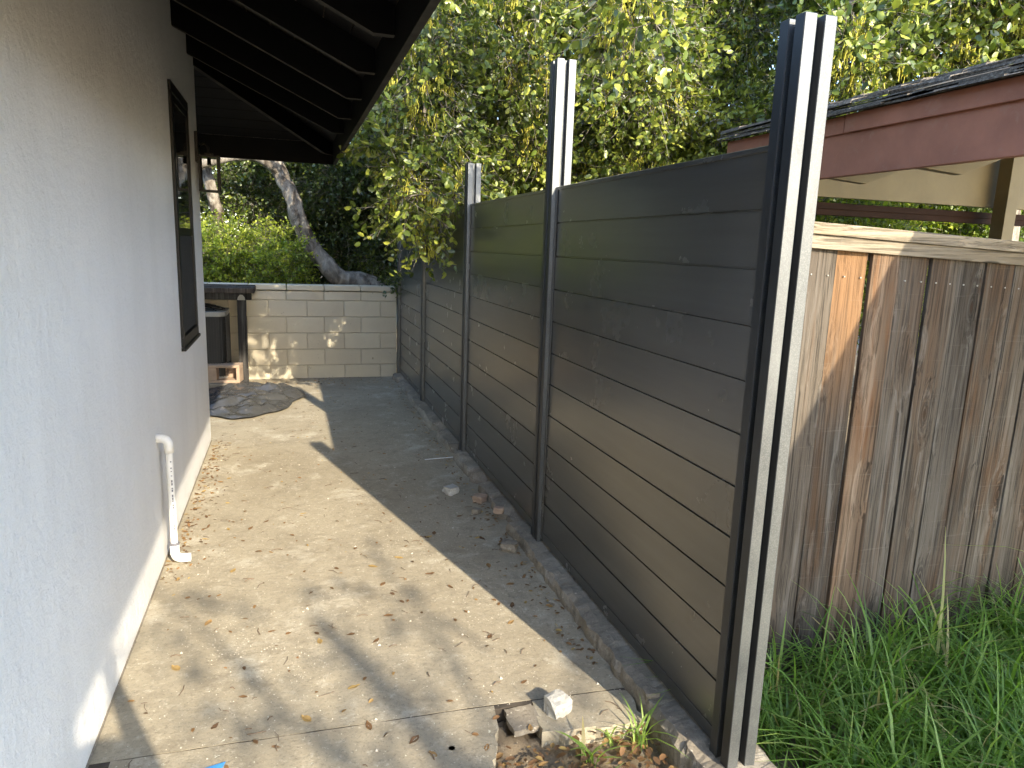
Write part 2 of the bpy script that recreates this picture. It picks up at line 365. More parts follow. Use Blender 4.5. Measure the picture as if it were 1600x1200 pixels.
# soffit boards: side slope along y, hip end along x
bw = .118
for i in range(9):
    x1 = EX-.03 - i*bw; x0 = x1-bw+.007
    z1, z0 = rz(x1)+TH, rz(x0)+TH
    ye1 = WC+(x1-WX); ye0 = WC+(x0-WX)
    rp(MB().ext([(x1,-6.4,z1),(x1,ye1,z1),(x0,ye0,z0),(x0,-6.4,z0)], (0,0,.018)).build('soffit_board', MAT['blackboard']))
    y1 = EY-.03 - i*bw; y0 = y1-bw+.007
    rp(MB().ext([(-5,y1,z1),(WX+(y1-WC)+.004,y1,z1),(WX+(y0-WC)+.004,y0,z0),(-5,y0,z0)], (0,0,.018)).build('soffit_board', MAT['blackboard']))
def lightened(o):                                           # bounce light painted in: downward faces get a paler colour
    o.data.materials.append(MAT['bounceedge'])
    for p in o.data.polygons:
        if p.normal.z < -.6: p.material_index = 1
    return o
# rafters with a level cut at the tail
xk = .325
for y in [-.35, .30, .95, 1.6, 2.25, 2.9, 3.55, 4.2, 4.88, 5.55]:
    zb = lambda x: rz(x)
    pts = [(xk,y,rz(xk)), (EX-.032,y,rz(xk)), (EX-.032,y,rz(EX-.032)+TH-.003), (-.9,y,rz(-.9)+TH-.003), (-.9,y,rz(-.9))]
    lightened(rp(MB().ext(pts, (0,.042,0)).build('rafter', MAT['black'], bevel=.002)))
q = Vector((1,1,0)).normalized(); pq = Vector((-1,1,0)).normalized()*.021
hip = [(WX-.3,WC-.3), (EX-.113,EY-.113), (EX-.034,EY-.034)]
h = [Vector((hip[0][0],hip[0][1],rz(WX-.3)-.01))-pq, Vector((hip[1][0],hip[1][1],rz(xk)))-pq, Vector((hip[2][0],hip[2][1],rz(xk)))-pq,
     Vector((hip[2][0],hip[2][1],rz(EX)+TH))-pq, Vector((hip[0][0],hip[0][1],rz(WX-.3)+TH-.006))-pq]
lightened(rp(MB().ext(h, pq*2).build('hip_rafter', MAT['black'], bevel=.002)))
lightened(rp(MB().box(EX-.030, EX, -6.4, EY, EZ, EZ+.185).build('fascia', MAT['black'], bevel=.003)))
rp(MB().box(-5, EX-.031, EY-.030, EY-.001, EZ, EZ+.185).build('fascia', MAT['black'], bevel=.003))
# window
win = MB()
f = .055
for (a0,a1,b0,b1) in ((W0-f,W1+f,Z0-f,Z0+.004),(W0-f,W1+f,Z1-.004,Z1+f),(W0-f,W0+.004,Z0+.004,Z1-.004),(W1-.004,W1+f,Z0+.004,Z1-.004)):
    win.box(WX-.05, WX+.016, a0, a1, b0, b1)
window = hp(win.build('window', MAT['blacktrim'], bevel=.004))
ZM = 1.63
def sash(x0, x1, z0, z1, mat):
    b = MB(); s = .04
    b.box(x0,x1,W0+.005,W1-.005,z0,z0+s).box(x0,x1,W0+.005,W1-.005,z1-s,z1).box(x0,x1,W0+.005,W0+.005+s,z0+s,z1-s).box(x0,x1,W1-.005-s,W1-.005,z0+s,z1-s)
    o = b.build('sash', MAT['blacktrim'], bevel=.003); o.parent = window
    p = MB().box(x1-.010,x1-.004,W0+.04,W1-.04,z0+s-.006,z1-s+.006).build('pane', mat); p.parent = window
sash(WX-.012, WX+.012, ZM-.03, Z1-.006, MAT['glass'])
sash(WX-.045, WX-.018, Z0+.006, ZM+.01, MAT['glass'])
scr = MB().box(WX+.004, WX+.008, W0+.02, W1-.02, Z0+.02, ZM-.005).build('insect_screen', MAT['screen']); scr.parent = window
MB().box(WX-.0125, WX+.014, W0+.006, W1-.006, ZM-.028, ZM+.02).build('meeting_rail', MAT['blacktrim'], window, bevel=.003)
MB().box(WX-.02, WX+.026, W0-f-.006, W1+f+.006, Z0-f-.022, Z0-f-.001).build('sill', MAT['blacktrim'], window, bevel=.004)

# ------------------------------------------------------------------ wall lantern
lan = thing('wall_lantern', 'black box lantern with clear glass sides fixed to stucco wall beside window', 'lantern', (WX, 5.80, 2.0))
MB().box(0, .022, -.055, .055, .13, .34).build('back_plate', MAT['blacktrim'], lan, bevel=.004)
MB().tube([(.02,0,.24),(.06,0,.27),(.085,0,.24),(.088,0,.175)], .009, 8).build('arm', MAT['blacktrim'], lan, smooth=True)
lb = MB(); a, b2, zt, zb_ = .022, .155, .165, -.075
for (x, y) in ((a,-.066),(b2-.009,-.066),(a,.057),(b2-.009,.057)): lb.box(x-.002, x+.012, y-.002, y+.012, zb_+.012, zt)
lb.box(a-.004,b2+.004,-.070,.070,zb_,zb_+.012)
lb.box(a-.006,b2+.006,-.072,.072,zt,zt+.014)
lb.build('cage', MAT['blacktrim'], lan)
MB().box(.06,.116,-.028,.028,zt+.014,zt+.035).build('cap', MAT['blacktrim'], lan, bevel=.004)
for (x0,x1,y0,y1) in ((a+.011,b2-.011,-.064,-.061),(a+.011,b2-.011,.061,.064),(b2-.006,b2-.003,-.055,.055),(a+.003,a+.006,-.055,.055)):
    MB().box(x0,x1,y0,y1,zb_+.013,zt-.001).build('pane', MAT['clear'], lan)
MB().tube([(.088,0,zt-.002),(.088,0,zt-.05)], .014, 10).build('socket', MAT['blacktrim'], lan)

# ------------------------------------------------------------------ pvc drain pipe
pv = thing('drain_pipe', 'white plastic condensate pipe with two elbows on the stucco wall', 'pipe', (WX, 3.63, 0))
MB().tube([(.052,0,.085),(.052,0,.60)], .0168, 16).build('pipe', MAT['pvc'], pv, smooth=False)
def arc(c, a0, a1, r, n=7): return [(c[0]+r*math.cos(a0+(a1-a0)*i/n), c[1], c[2]+r*math.sin(a0+(a1-a0)*i/n)) for i in range(n+1)]
top = [(.052,0,.575),(.052,0,.612)] + arc((.020,0,.615), 0, math.pi/2, .032) + [(.012,0,.647),(-.004,0,.647)]
MB().tube(top, .0222, 16).build('elbow', MAT['pvc'], pv, smooth=True)
bot = [(.052,0,.110),(.052,0,.070)] + [(.052+.032-.032*math.cos(t*math.pi/14), 0, .062-.032*math.sin(t*math.pi/14)) for t in range(8)] + [(.100,0,.030),(.125,0,.030)]
MB().tube(bot, .0222, 16).build('elbow', MAT['pvc'], pv, smooth=True)
MB().tube([(.052,0,.103),(.052,0,.116)], .0232, 16).build('glue_ring', MAT['ink'], pv)
pm = MB()                                              # the faint line of print along the pipe
z = .56
while z > .15:
    hgt = random.choice((.004,.006,.008,.012)); a0 = -.35
    if random.random() < .72:
        x = .052+.0171*math.cos(-1.15); y = .0171*math.sin(-1.15)
        pm.ext([(x-.003,y-.0013,z),(x+.003,y+.0013,z),(x+.003,y+.0013,z-hgt),(x-.003,y-.0013,z-hgt)], (.0002,-.0004,0))
    z -= hgt + random.choice((.003,.003,.012))
tag(pm.build('print', MAT['ink'], pv), kind='stuff')

# ------------------------------------------------------------------ dark privacy fence
FX = 1.262                                             # yard-side face of the boards
fence = thing('privacy_fence', 'dark charcoal privacy fence of wide horizontal boards between tall slotted posts', 'fence', (1.285, 1.62, 0))
def fp(o): o.parent = fence; o.matrix_parent_inverse = Matrix.Translation(fence.location).inverted(); return o
PS, PX = .098, 1.285
posts = [(1.655, 2.20), (3.42, 2.49), (5.17, 2.185), (6.93, 2.10), (8.56, 2.14)]
def post_mesh(h):
    """square hollow post with a deep slot down the middle of each face"""
    s, g, d = PS/2, .0115, .030; o = []
    for k in range(4):
        a = k*math.pi/2; c, sn = math.cos(a), math.sin(a)
        for (x, y) in ((s,-s),(s,-g),(s-d,-g),(s-d,g),(s,g)): o.append((x*c-y*sn, x*sn+y*c))
    return MB().prism(o, .03, h)
for i, (y, h) in enumerate(posts):
    o = fp(post_mesh(h).build('post', MAT['post'], bevel=.0018, segs=1)); o.location = (PX, y, 0); o.data.materials.append(MAT['postshade'])
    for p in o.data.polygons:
        if abs(p.normal.x) > .6: p.material_index = 1  # shade painted into the colour: x-facing sides near-black, same post metal
    c = MB().box(-.008, .008, -.008, .008, .06, h-.012).build('slot_web', MAT['seam']); c.parent = o
NB, ZB, ZT = 11, .092, 1.895
bh = (ZT-ZB-.03)/NB
for s in range(4):
    ya = posts[s][0]+PS/2; yb = posts[s+1][0]-PS/2
    fr = MB()
    ca = .024
    for (y0, y1) in ((ya-.006, ya+ca), (yb-ca, yb+.006)):
        fr.box(FX-.006, FX-.0015, y0, y1, .072, ZT+.003).box(FX+.0385, FX+.043, y0, y1, .072, ZT+.003)
    fr.box(FX-.004, FX+.041, ya+ca+.001, yb-ca-.001, .072, ZB+.026)
    fr.box(FX-.004, FX+.041, ya+ca+.001, yb-ca-.001, ZT-.012, ZT+.004)
    panel = fp(fr.build('panel_frame', MAT['board'], bevel=.0012, segs=1))
    for k in range(NB):
        z0 = ZB+.027+k*bh; L0, L1 = ya+.004, yb-.004
        # tongue and groove board: recessed lip along the upper edge makes the seam
        g = .0065
        pr = [(FX, z0), (FX, z0+bh-g-.001), (FX+.007, z0+bh-g), (FX+.007, z0+bh-.0005), (FX+.030, z0+bh-.0005), (FX+.030, z0+bh-g), (FX+.037, z0+bh-g-.001), (FX+.037, z0)]
        o = MB().ext([(x, L0, zz) for x, zz in pr], (0, L1-L0, 0)).build('board', MAT['board']); o.parent = panel
        o.location = (random.uniform(-.0008,.0008), 0, 0)

# ------------------------------------------------------------------ block wall at the end of the yard
BY = 8.63
bwall = thing('block_wall', 'low beige painted concrete block wall closing the end of the yard', 'wall', (-1, BY, 0))
def bp(o): o.parent = bwall; o.matrix_parent_inverse = Matrix.Translation(bwall.location).inverted(); return o
core = bp(MB().box(-5, 1.235, BY+.010, BY+.185, -.1, 1.02).build('mortar_core', MAT['mortar']))
ch, cl = .1905, .425; proto = None
for r_ in range(6):
    z0 = -.03 + r_*ch if r_ else -.03
    z1 = z0+ch-.009 if r_ < 5 else 1.025
    z0 = -.03 + r_*ch
    x = 1.235 - (.0 if r_ % 2 else cl*.46)
    xs = [1.235] + ([] if r_ % 2 else [x]) 
    while xs[-1] > -2.4: xs.append(xs[-1]-cl)
    for a_, b_ in zip(xs[:-1], xs[1:]):
        o = bp(MB().box(-(a_-b_)/2+.0045, (a_-b_)/2-.0045, -.006, .02, 0, z1-z0).build('block', MAT['block'], bevel=.004, segs=1))
        o.location = ((a_+b_)/2, BY+random.uniform(-.002,.002), z0)
x = 1.225
while x > -2.4:
    o = bp(MB().box(-.205,.205,-.02,.21,0,.062).build('cap_block', MAT['block'], bevel=.006, segs=1)); o.location = (x-.21, BY, 1.034+random.uniform(-.002,.002)); x -= .418
# ------------------------------------------------------------------ shelter, condenser, block, tarp
sh = thing('timber_shelter', 'dark weathered timber shelter frame over the air conditioner', 'shelter', (-.49, 8.15, 0))
MB().box(-.045,.045,-.045,.045,-.01,.955).build('post', MAT['greywood'], sh, bevel=.004)
tw = MB().box(-1.50,-1.41,-.045,.045,-.01,.955).build('post', MAT['greywood'], sh, bevel=.004)
MB().box(-1.6,.10,-.045,.045,.957,1.03).build('beam', MAT['greywood'], sh, bevel=.005)
for i, (y0, y1) in enumerate(((-.12,.03),(.04,.18),(.19,.33),(.34,.46))):
    MB().box(-1.64,.135-.01*(i%2),y0,y1,1.032,1.085+.006*(i%2)).build('plank', MAT['greywood'], sh, bevel=.005)
MB().ext([(-.040,-.0465,.955),(.040,-.0465,.955),(.034,-.0465,.985),(.012,-.0465,1.012),(-.012,-.0465,1.012),(-.034,-.0465,.985)], (0,-.003,0)).build('bracket', MAT['acgrey'], sh)
pad = tag(MB().box(-1.55, -.52, 7.86, 8.55, -.02, .10).build('equipment_pad', MAT['curb'], bevel=.01), 'low concrete pad under the air conditioner', 'concrete pad')
ac = thing('air_conditioner', 'dark grilled air conditioner condenser under the timber shelter', 'air conditioner', (-.93, 8.28, .101))
def rounded(w_, r_, n=5):
    p = []
    for (sx, sy, a0) in ((1,1,0),(-1,1,90),(-1,-1,180),(1,-1,270)):
        for i in range(n+1):
            a = R(a0+90*i/n); p.append((sx*(w_-r_)+r_*math.cos(a), sy*(w_-r_)+r_*math.sin(a)))
    return p
MB().prism(rounded(.27,.08), .02, .68).build('coil', MAT['acdark'], ac)
MB().prism(rounded(.288,.09), 0, .05).build('base_pan', MAT['acgrey'], ac)
MB().prism(rounded(.290,.09), .685, .735).build('top_band', MAT['acgrey'], ac, bevel=.006)
gb = MB()
for i in range(19):
    t = -.24+.48*i/18
    for (x, y) in ((t,-.284),(t,.284),(.284,t),(-.284,t)): gb.box(x-.003,x+.003,y-.003,y+.003,.05,.685)
for i in range(14):
    z = .09+.043*i; rr = rounded(.2815,.085); n_ = len(rr); ri = rounded(.2765,.080)
    for j in range(n_):
        gb.add([(rr[j][0],rr[j][1],z),(rr[(j+1)%n_][0],rr[(j+1)%n_][1],z),(rr[(j+1)%n_][0],rr[(j+1)%n_][1],z+.005),(rr[j][0],rr[j][1],z+.005)], [(0,1,2,3)])
tag(gb.build('grille', MAT['acdark'], ac), kind='stuff')
dm = MB()
for r_ in (.07,.12,.17,.22,.255): dm.tube([(r_*math.cos(R(a)), r_*math.sin(R(a)), .745+.055*(1-(r_/.26)**2)) for a in range(0,361,15)], .006, 5, False)
for a in range(0,360,45): dm.tube([(r_*math.cos(R(a)), r_*math.sin(R(a)), .742+.055*(1-(r_/.26)**2)) for r_ in (.03,.1,.18,.265)], .006, 5)
dm.build('fan_guard', MAT['acdark'], ac)
cb = MB(); L, H_, D = .39, .19, .19
cb.box(-L/2,L/2,-D/2,D/2,0,.03).box(-L/2,L/2,-D/2,D/2,H_-.03,H_).box(-L/2,-L/2+.16,-D/2+.0005,D/2-.0005,.03,H_-.03).box(L/2-.035,L/2,-D/2+.0005,D/2-.0005,.03,H_-.03).box(-L/2+.16,L/2-.035,D/2-.03,D/2-.002,.03,H_-.03)
tag(place(cb.build('hollow_block', MAT['terracotta'], bevel=.004, segs=1), (-.70,7.99,.1), (0,0,R(-8))), 'tan hollow concrete block standing beside the shelter post', 'concrete block')
# tarp: crumpled sheet lying over a low heap
def tarp():
    b = MB(); n, k = 110, 70; c = Vector((-.42, 7.45))
    rd = lambda v: max(0, 1-abs(noise.noise(Vector(v)))*2.6)
    for j in range(k+1):
        for i in range(n):
            a = 2*math.pi*i/n; rr = j/k
            ox = .50*(1+.10*math.sin(2*a+.4)+.07*math.sin(5*a)+.03*math.sin(11*a+1)); oy = .80*(1+.06*math.sin(3*a+1)+.035*math.sin(7*a)+.02*math.sin(13*a))
            x = c.x + rr*ox*math.cos(a); y = c.y + rr*oy*math.sin(a)
            prof = max(0, 1-rr**3)
            wx = x+.10*noise.noise(Vector((x*3,y*3,4))); wy = y+.10*noise.noise(Vector((x*3,y*3,14)))
            vo = lambda p: noise.voronoi(Vector(p))[0]
            d1 = vo((wx*1.5+.5*wy, wy*3.0, 2)); d2 = vo((wx*3.6-wy*2.0, wy*6.0+wx*1.5, 6)); d3 = vo((wx*8+wy*5, wy*12-wx*3, 9))
            edge = min(1, (1-rr)*7)
            z = .012 + prof*.05 + edge*(.075*(d1[1]-d1[0]) + .060*(d2[1]-d2[0]) + .026*(d3[1]-d3[0])) + .008*d3[0] + .010*(1-edge)*d2[0]
            b.v.append((x, y, max(.006, z)))
    for j in range(k):
        for i in range(n): b.f.append((j*n+i, j*n+(i+1)%n, (j+1)*n+(i+1)%n, (j+1)*n+i))
    return b.build('tarp', MAT['tarp'], smooth=True)
tag(tarp(), 'crumpled dark grey plastic tarp heaped on the concrete by the house corner', 'tarp')

# ------------------------------------------------------------------ old wooden fence
WY = 2.20
wf = thing('wooden_fence', 'weathered brown wooden board fence with two top rails behind tall grass', 'fence', (2.3, WY, -.05))
def wp(o): o.parent = wf; o.matrix_parent_inverse = Matrix.Translation(wf.location).inverted(); return o
ztop = lambda x: 1.732 - (x-1.70)*.035
x = 1.395; k = 0; protos = []
edges = [1.395,1.46,1.612,1.79,1.94,2.09,2.225,2.385,2.525,2.67,2.82,2.97,3.12]
while edges[-1] < 4.7: edges.append(edges[-1]+.148)
for k, (a, b) in enumerate(zip(edges[:-1], edges[1:])):
    mt = MAT['orangewood'] if k == 4 else MAT['fencewood']
    wd = b-a-random.uniform(.003,.008); zt = ztop(a)-.088
    o = wp(MB().box(-wd/2, wd/2, -.009, .009, -.15, zt).build('board', mt, bevel=.0015, segs=1)); o.location = ((a+b)/2, WY+random.uniform(-.006,.007), 0); o.rotation_euler = (random.uniform(-.003,.003), random.uniform(-.005,.005), random.uniform(-.03,.03))
def rail(yc, dy, dz0, dz1, nm):
    b = MB(); x0, x1 = 1.39, 4.75
    b.ext([(x0,yc-dy,ztop(x0)+dz0),(x1,yc-dy,ztop(x1)+dz0),(x1,yc-dy,ztop(x1)+dz1),(x0,yc-dy,ztop(x0)+dz1)], (0,dy*2,0)); return wp(b.build(nm, MAT['railwood'], bevel=.003))
rail(WY, .045, -.042, 0, 'cap_rail'); rail(WY-.022, .010, -.092, -.0435, 'trim_rail'); rail(WY+.030, .018, -.12, -.0445, 'back_rail')
nl = MB()
for a, b in zip(edges[:-1], edges[1:]):
    for t in (.25,.75):
        xx = a+(b-a)*t; nl.tube([(xx,WY-.0115,ztop(xx)-.185),(xx,WY-.006,ztop(xx)-.185)], .0032, 6)
tag(wp(nl.build('nail', MAT['acgrey'])), kind='stuff')

# ------------------------------------------------------------------ neighbour's red roofed shelter
nb = thing('neighbour_carport', 'red brown fascia roof with weathered grey shingles and cream soffit behind wooden fence', 'carport', (2.6, 4, 0))
def np_(o): o.parent = nb; o.matrix_parent_inverse = Matrix.Translation(nb.location).inverted(); return o
NX, NY0, NY1, NZ0, NZ1 = 2.60, -3.2, 3.97, 2.0, 2.285; NS = .30
np_(MB().box(NX, NX+.035, NY0, NY1, NZ0, NZ1).build('fascia', MAT['redpaint'], bevel=.004))
np_(MB().box(NX-.018, NX-.0005, NY0, 2.98, NZ1-.085, NZ1).build('fascia_trim', MAT['redpaint'], bevel=.004))
np_(MB().box(NX-.012, NX-.0005, 2.99, NY1, NZ1-.085, NZ1-.003).build('fascia_trim', MAT['redpaint'], bevel=.004))
np_(MB().ext([(NX+.036,NY1-.035,NZ0-.006),(7.0,NY1-.035,NZ0-.006),(7.0,NY1-.035,NZ1-.02+4.36*NS),(NX+.036,NY1-.035,NZ1-.02)], (0,.034,0)).build('end_board', MAT['cream'], bevel=.003))
np_(MB().ext([(NX+.036,NY1,NZ0-.002),(7.0,NY1,NZ0-.002),(7.0,NY1,NZ1-.02+4.36*NS),(NX+.036,NY1,NZ1-.02)], (0,.012,0)).build('end_trim', MAT['redpaint']))
for i in range(26):
    x0 = NX+.037+i*.17; x1 = x0+.165; z0 = NZ1-.03+(i*.17)*NS; z1 = z0+.165*NS
    np_(MB().ext([(x0,NY0,z0),(x1,NY0,z1),(x1,NY1-.036,z1),(x0,NY1-.036,z0)], (0,0,.018)).build('soffit_board', MAT['cream']))
for y in (-2.6,-1.5,-.4,.7,1.8,2.75,3.35):
    np_(MB().ext([(NX+.037,y,NZ0+.05),(NX+.5,y,NZ0+.02),(6.8,y,NZ1-.16+4.1*NS),(6.8,y,NZ1-.04+4.1*NS),(NX+.037,y,NZ1-.032)], (0,.05,0)).build('rafter', MAT['cream'], bevel=.002))
for (x, y) in ((4.72,3.80),(4.72,.9),(4.72,-2.4)):
    np_(MB().box(x, x+.10, y, y+.10, -.16, NZ1+.55).build('post', MAT['cream'], bevel=.003))
np_(MB().box(3.0, 6.8, 4.00, 4.05, 1.885, 1.965).build('rail', MAT['brown'], bevel=.004))
np_(MB().box(3.0, 6.8, 3.988, 4.0, 1.925, 1.945).build('rail_lip', MAT['brown']))
for (x) in (3.05, 6.7): np_(MB().box(x, x+.06, 4.06, 4.12, -.16, 1.96).build('rail_post', MAT['brown']))
# shingle courses: overlapping tabs, edge rows doubled and curled
sg = []
for c_ in range(30):
    x0 = NX-.030+c_*.135; zb = NZ1+.050+ (x0-NX)*NS
    y = NY0-.02-random.random()*.2; first = c_ < 3
    if c_ < 9:
        while y < NY1+.05:
            wdt = random.uniform(.16,.34); th = random.uniform(.012,.020); cu = random.uniform(0,.014); ye = min(y+wdt, NY1+.05)
            q = np_(MB().add([(x0+random.uniform(-.012,.012),y+.002,zb+cu),(x0+random.uniform(-.012,.012),ye-.002,zb+cu*random.random()),(x0+.20,ye-.002,zb+.20*NS+.002),(x0+.20,y+.002,zb+.20*NS+.002),
                 (x0-.0,y+.002,zb+th+cu),(x0,ye-.002,zb+th+cu*.6),(x0+.20,ye-.002,zb+.20*NS+.010),(x0+.20,y+.002,zb+.20*NS+.010)],
                 [(0,3,2,1),(4,5,6,7),(0,1,5,4),(1,2,6,5),(2,3,7,6),(3,0,4,7)]).build('shingle', MAT['shingle'])); sg.append(q)
            y += wdt
for lay in range(4):                                   # old layers showing along the eave
    y = NY0-.02
    while y < NY1+.04:
        wdt = random.uniform(.12,.42); ye = min(y+wdt, NY1+.045); x0 = NX-.062+lay*.010+random.uniform(-.012,.012); zb = NZ1+.004+lay*.0125-.008+random.uniform(0,.003); t1, t2 = random.uniform(.005,.009), random.uniform(.004,.010); l1, l2 = random.uniform(-.003,.004), random.uniform(-.003,.004)
        if random.random() < .93:
            np_(MB().add([(x0,y+.002,zb+l1),(x0+random.uniform(-.008,.008),ye-.002,zb+l2),(x0+.16,ye-.002,zb+.16*NS),(x0+.16,y+.002,zb+.16*NS),(x0,y+.002,zb+l1+t1),(x0+.004,ye-.002,zb+l2+t2),(x0+.16,ye-.002,zb+.16*NS+.005),(x0+.16,y+.002,zb+.16*NS+.005)],
                 [(0,3,2,1),(4,5,6,7),(0,1,5,4),(1,2,6,5),(2,3,7,6),(3,0,4,7)]).build('shingle', MAT['shingle']))
        y += wdt
np_(MB().ext([(NX-.03,NY0,NZ1+.0005),(7,NY0,NZ1+.0005+4.43*NS),(7,NY1+.03,NZ1+.0005+4.43*NS),(NX-.03,NY1+.03,NZ1+.0005)], (0,0,.008)).build('roof_deck', MAT['shingle']))

# ------------------------------------------------------------------ foliage
def np_mesh(name, V, F, mat, parent=None, tint=None, smooth=False):
    """V (n,3), F (m,4) -> one mesh with a per-vertex tint"""
    me = bpy.data.meshes.new(name); n, mm, q = len(V), len(F), F.shape[1]
    me.vertices.add(n); me.vertices.foreach_set('co', np.ascontiguousarray(V, dtype=np.float32).ravel())
    me.loops.add(mm*q); me.loops.foreach_set('vertex_index', np.ascontiguousarray(F, dtype=np.int32).ravel())
    me.polygons.add(mm); me.polygons.foreach_set('loop_start', np.arange(0, mm*q, q, dtype=np.int32))
    try: me.polygons.foreach_set('loop_total', np.full(mm, q, dtype=np.int32))
    except Exception: pass
    if smooth: me.polygons.foreach_set('use_smooth', np.ones(mm, dtype=bool))
    me.update(calc_edges=True)
    if tint is not None:
        at = me.attributes.new('tint', 'FLOAT', 'POINT'); at.data.foreach_set('value', np.ascontiguousarray(tint, dtype=np.float32))
    me.materials.append(mat); o = bpy.data.objects.new(name, me); COL.objects.link(o)
    if parent: o.parent = parent
    return o
def unit(a): return a/np.maximum(1e-9, np.linalg.norm(a, axis=-1, keepdims=True))
def frames(d, up=None):
    """rotation matrices whose first column is d"""
    r = rng.normal(size=d.shape) if up is None else up
    b = unit(np.cross(d, r)); c = np.cross(b, d)
    return np.stack([d, b, c], axis=-1)
def leaf_shape(wd):
    V = np.array([(0,0,0),(.28,.42*wd,.10*wd),(.72,.40*wd,.05*wd),(1,0,-.06),(.72,-.40*wd,.05*wd),(.28,-.42*wd,.10*wd)])
    return V, np.array([(0,3,2,1),(0,5,4,3)])
def spray(k, length, size, wd, spread):
    """leaf matrices along a gently drooping twig"""
    t = np.sort(rng.uniform(.08,1,k)); pos = np.stack([t*length, .05*length*np.sin(t*5+rng.uniform(0,6)), -.22*length*t*t], -1)
    d = unit(np.stack([rng.uniform(.1,1.0,k), rng.normal(0,spread,k), rng.normal(-.1,spread,k)], -1))
    return pos, frames(d), size*rng.uniform(.6,1.25,k), t
def foliage(parent, name, clumps, mat, size=.042, wd=.62, k=16, length=.28, spread=.8, droop=.15, tvar=.22, base=None, twigs=True, ntemp=8, shell=.36):
    """clumps: rows of (cx,cy,cz, rx,ry,rz, sprays, tint)"""
    LV, LF = leaf_shape(wd); VV = []; FF = []; TT = []; off = 0; TW = []; TF = []; toff = 0
    temps = [spray(k, length, size, wd, spread) for _ in range(ntemp)]
    P = []; D = []; C = []
    for (cx,cy,cz,rx,ry,rz_,n,ti) in clumps:
        n = int(n); u = unit(rng.normal(size=(n,3))); r = rng.uniform(0,1,(n,1))**shell
        P.append(np.array((cx,cy,cz)) + u*r*np.array((rx,ry,rz_))); D.append(unit(u*.9 + rng.normal(size=(n,3))*.55 + np.array((0,0,-droop)))); C.append(ti + rng.normal(0,.07,n))
    P = np.concatenate(P); D = np.concatenate(D); C = np.concatenate(C)
    keep = ~((P[:,0] < .72) & (P[:,1] < 7.35) & (P[:,1] > -2) & (P[:,2] < 3.3)); P, D, C = P[keep], D[keep], C[keep]   # clear of the eaves
    ids = rng.integers(0, ntemp, len(P)); sc = rng.uniform(.65,1.25,len(P))
    for j, (pos, rot, sz, t) in enumerate(temps):
        I = np.where(ids == j)[0]
        if not len(I): continue
        A = frames(D[I])                                        # (s,3,3)
        lv = np.einsum('kab,lb->kla', rot, LV)*sz[:,None,None] + pos[:,None,:]      # k,6,3
        # shake each copy so that no two sprays repeat
        g = np.einsum('sab,klb->skla', A, lv)*sc[I][:,None,None,None] + P[I][:,None,None,:] + rng.normal(0,.012,(len(I),len(sz),1,3))
        V = g.reshape(-1,3); nl_ = len(I)*len(sz)
        F = (np.arange(nl_)[:,None,None]*6 + LF[None]).reshape(-1,4) + off; off += len(V)
        tint = np.clip(C[I][:,None] + rng.normal(0,tvar,(len(I),len(sz))), 0, 1)
        VV.append(V); FF.append(F); TT.append(np.repeat(tint.ravel(), 6))
        if twigs:
            st = np.array([(-.15*length,0,0),(.5*length,.02*length,-.055*length),(.97*length,0,-.21*length)])
            c3 = np.einsum('sab,kb->ska', A, st)*sc[I][:,None,None] + P[I][:,None,:]
            rad = np.array([.0026,.0018,.0009])*(size/.042)
            ring = np.einsum('sab,qb->sqa', A, np.array([(0,1,0),(0,-.5,.87),(0,-.5,-.87)]))
            tv = c3[:,:,None,:] + ring[:,None,:,:]*rad[None,:,None,None]
            TW.append(tv.reshape(-1,3))
            f0 = np.array([(a*3+b, a*3+(b+1)%3, (a+1)*3+(b+1)%3, (a+1)*3+b) for a in range(2) for b in range(3)])
            TF.append((np.arange(len(I))[:,None,None]*9 + f0[None]).reshape(-1,4) + toff); toff += len(I)*9
    o = np_mesh(name, np.concatenate(VV), np.concatenate(FF), mat, parent, np.concatenate(TT))
    if twigs: np_mesh('twigs', np.concatenate(TW), np.concatenate(TF), MAT['bark'], parent)
    return o, P
def limb(b, pts, r0, r1, n=9, wob=.05):
    P = [Vector(p) for p in pts]; out = []
    for i in range(len(P)-1):
        for s in range(6):
            t = s/6; a = P[max(i-1,0)]; q0 = P[i]; q1 = P[i+1]; c = P[min(i+2,len(P)-1)]
            p = .5*((2*q0) + (q1-a)*t + (2*a-5*q0+4*q1-c)*t*t + (3*q0-a-3*q1+c)*t**3)
            out.append(p + Vector((fb((p.x*2,p.y*2,p.z*2)), fb((p.z*2,p.x*2,5)), 0))*wob*min(1,(i*6+s)/4))
    out.append(P[-1]); k = len(out)
    b.tube(out, [(r0+(r1-r0)*(i/(k-1)))*(1+.10*fb((i*.7,r0*9,2))) for i in range(k)], n); return b
def tree(name, label, base, trunk_limbs, clumps, mat, group=None, cat='tree', crown='crown', **kw):
    t = thing(name, label, cat, base, group); inv = Vector(base)
    b = MB()
    for (pts, r0, r1) in trunk_limbs: limb(b, pts, r0, r1, 10 if r0 > .05 else 6)
    if trunk_limbs:
        o = b.build('trunk' if cat == 'tree' else 'stem', MAT['bark'], t, smooth=True); o.location = -inv
    o, P = foliage(t, crown, clumps, mat, **kw)
    for c in t.children: c.location = -inv
    return t, P
def scatter(x0,x1,y0,y1,z0,z1,n,r,sprays,ti=.45,flat=.7,tv=.24):
    out = []
    for _ in range(n):
        rr = r*random.uniform(.55,1.1); out.append((random.uniform(x0,x1),random.uniform(y0,y1),random.uniform(z0,z1),rr,rr,rr*flat,sprays*random.uniform(.8,1.4)*(rr/r/.85)**2,ti+random.uniform(-tv,tv)))
    return out
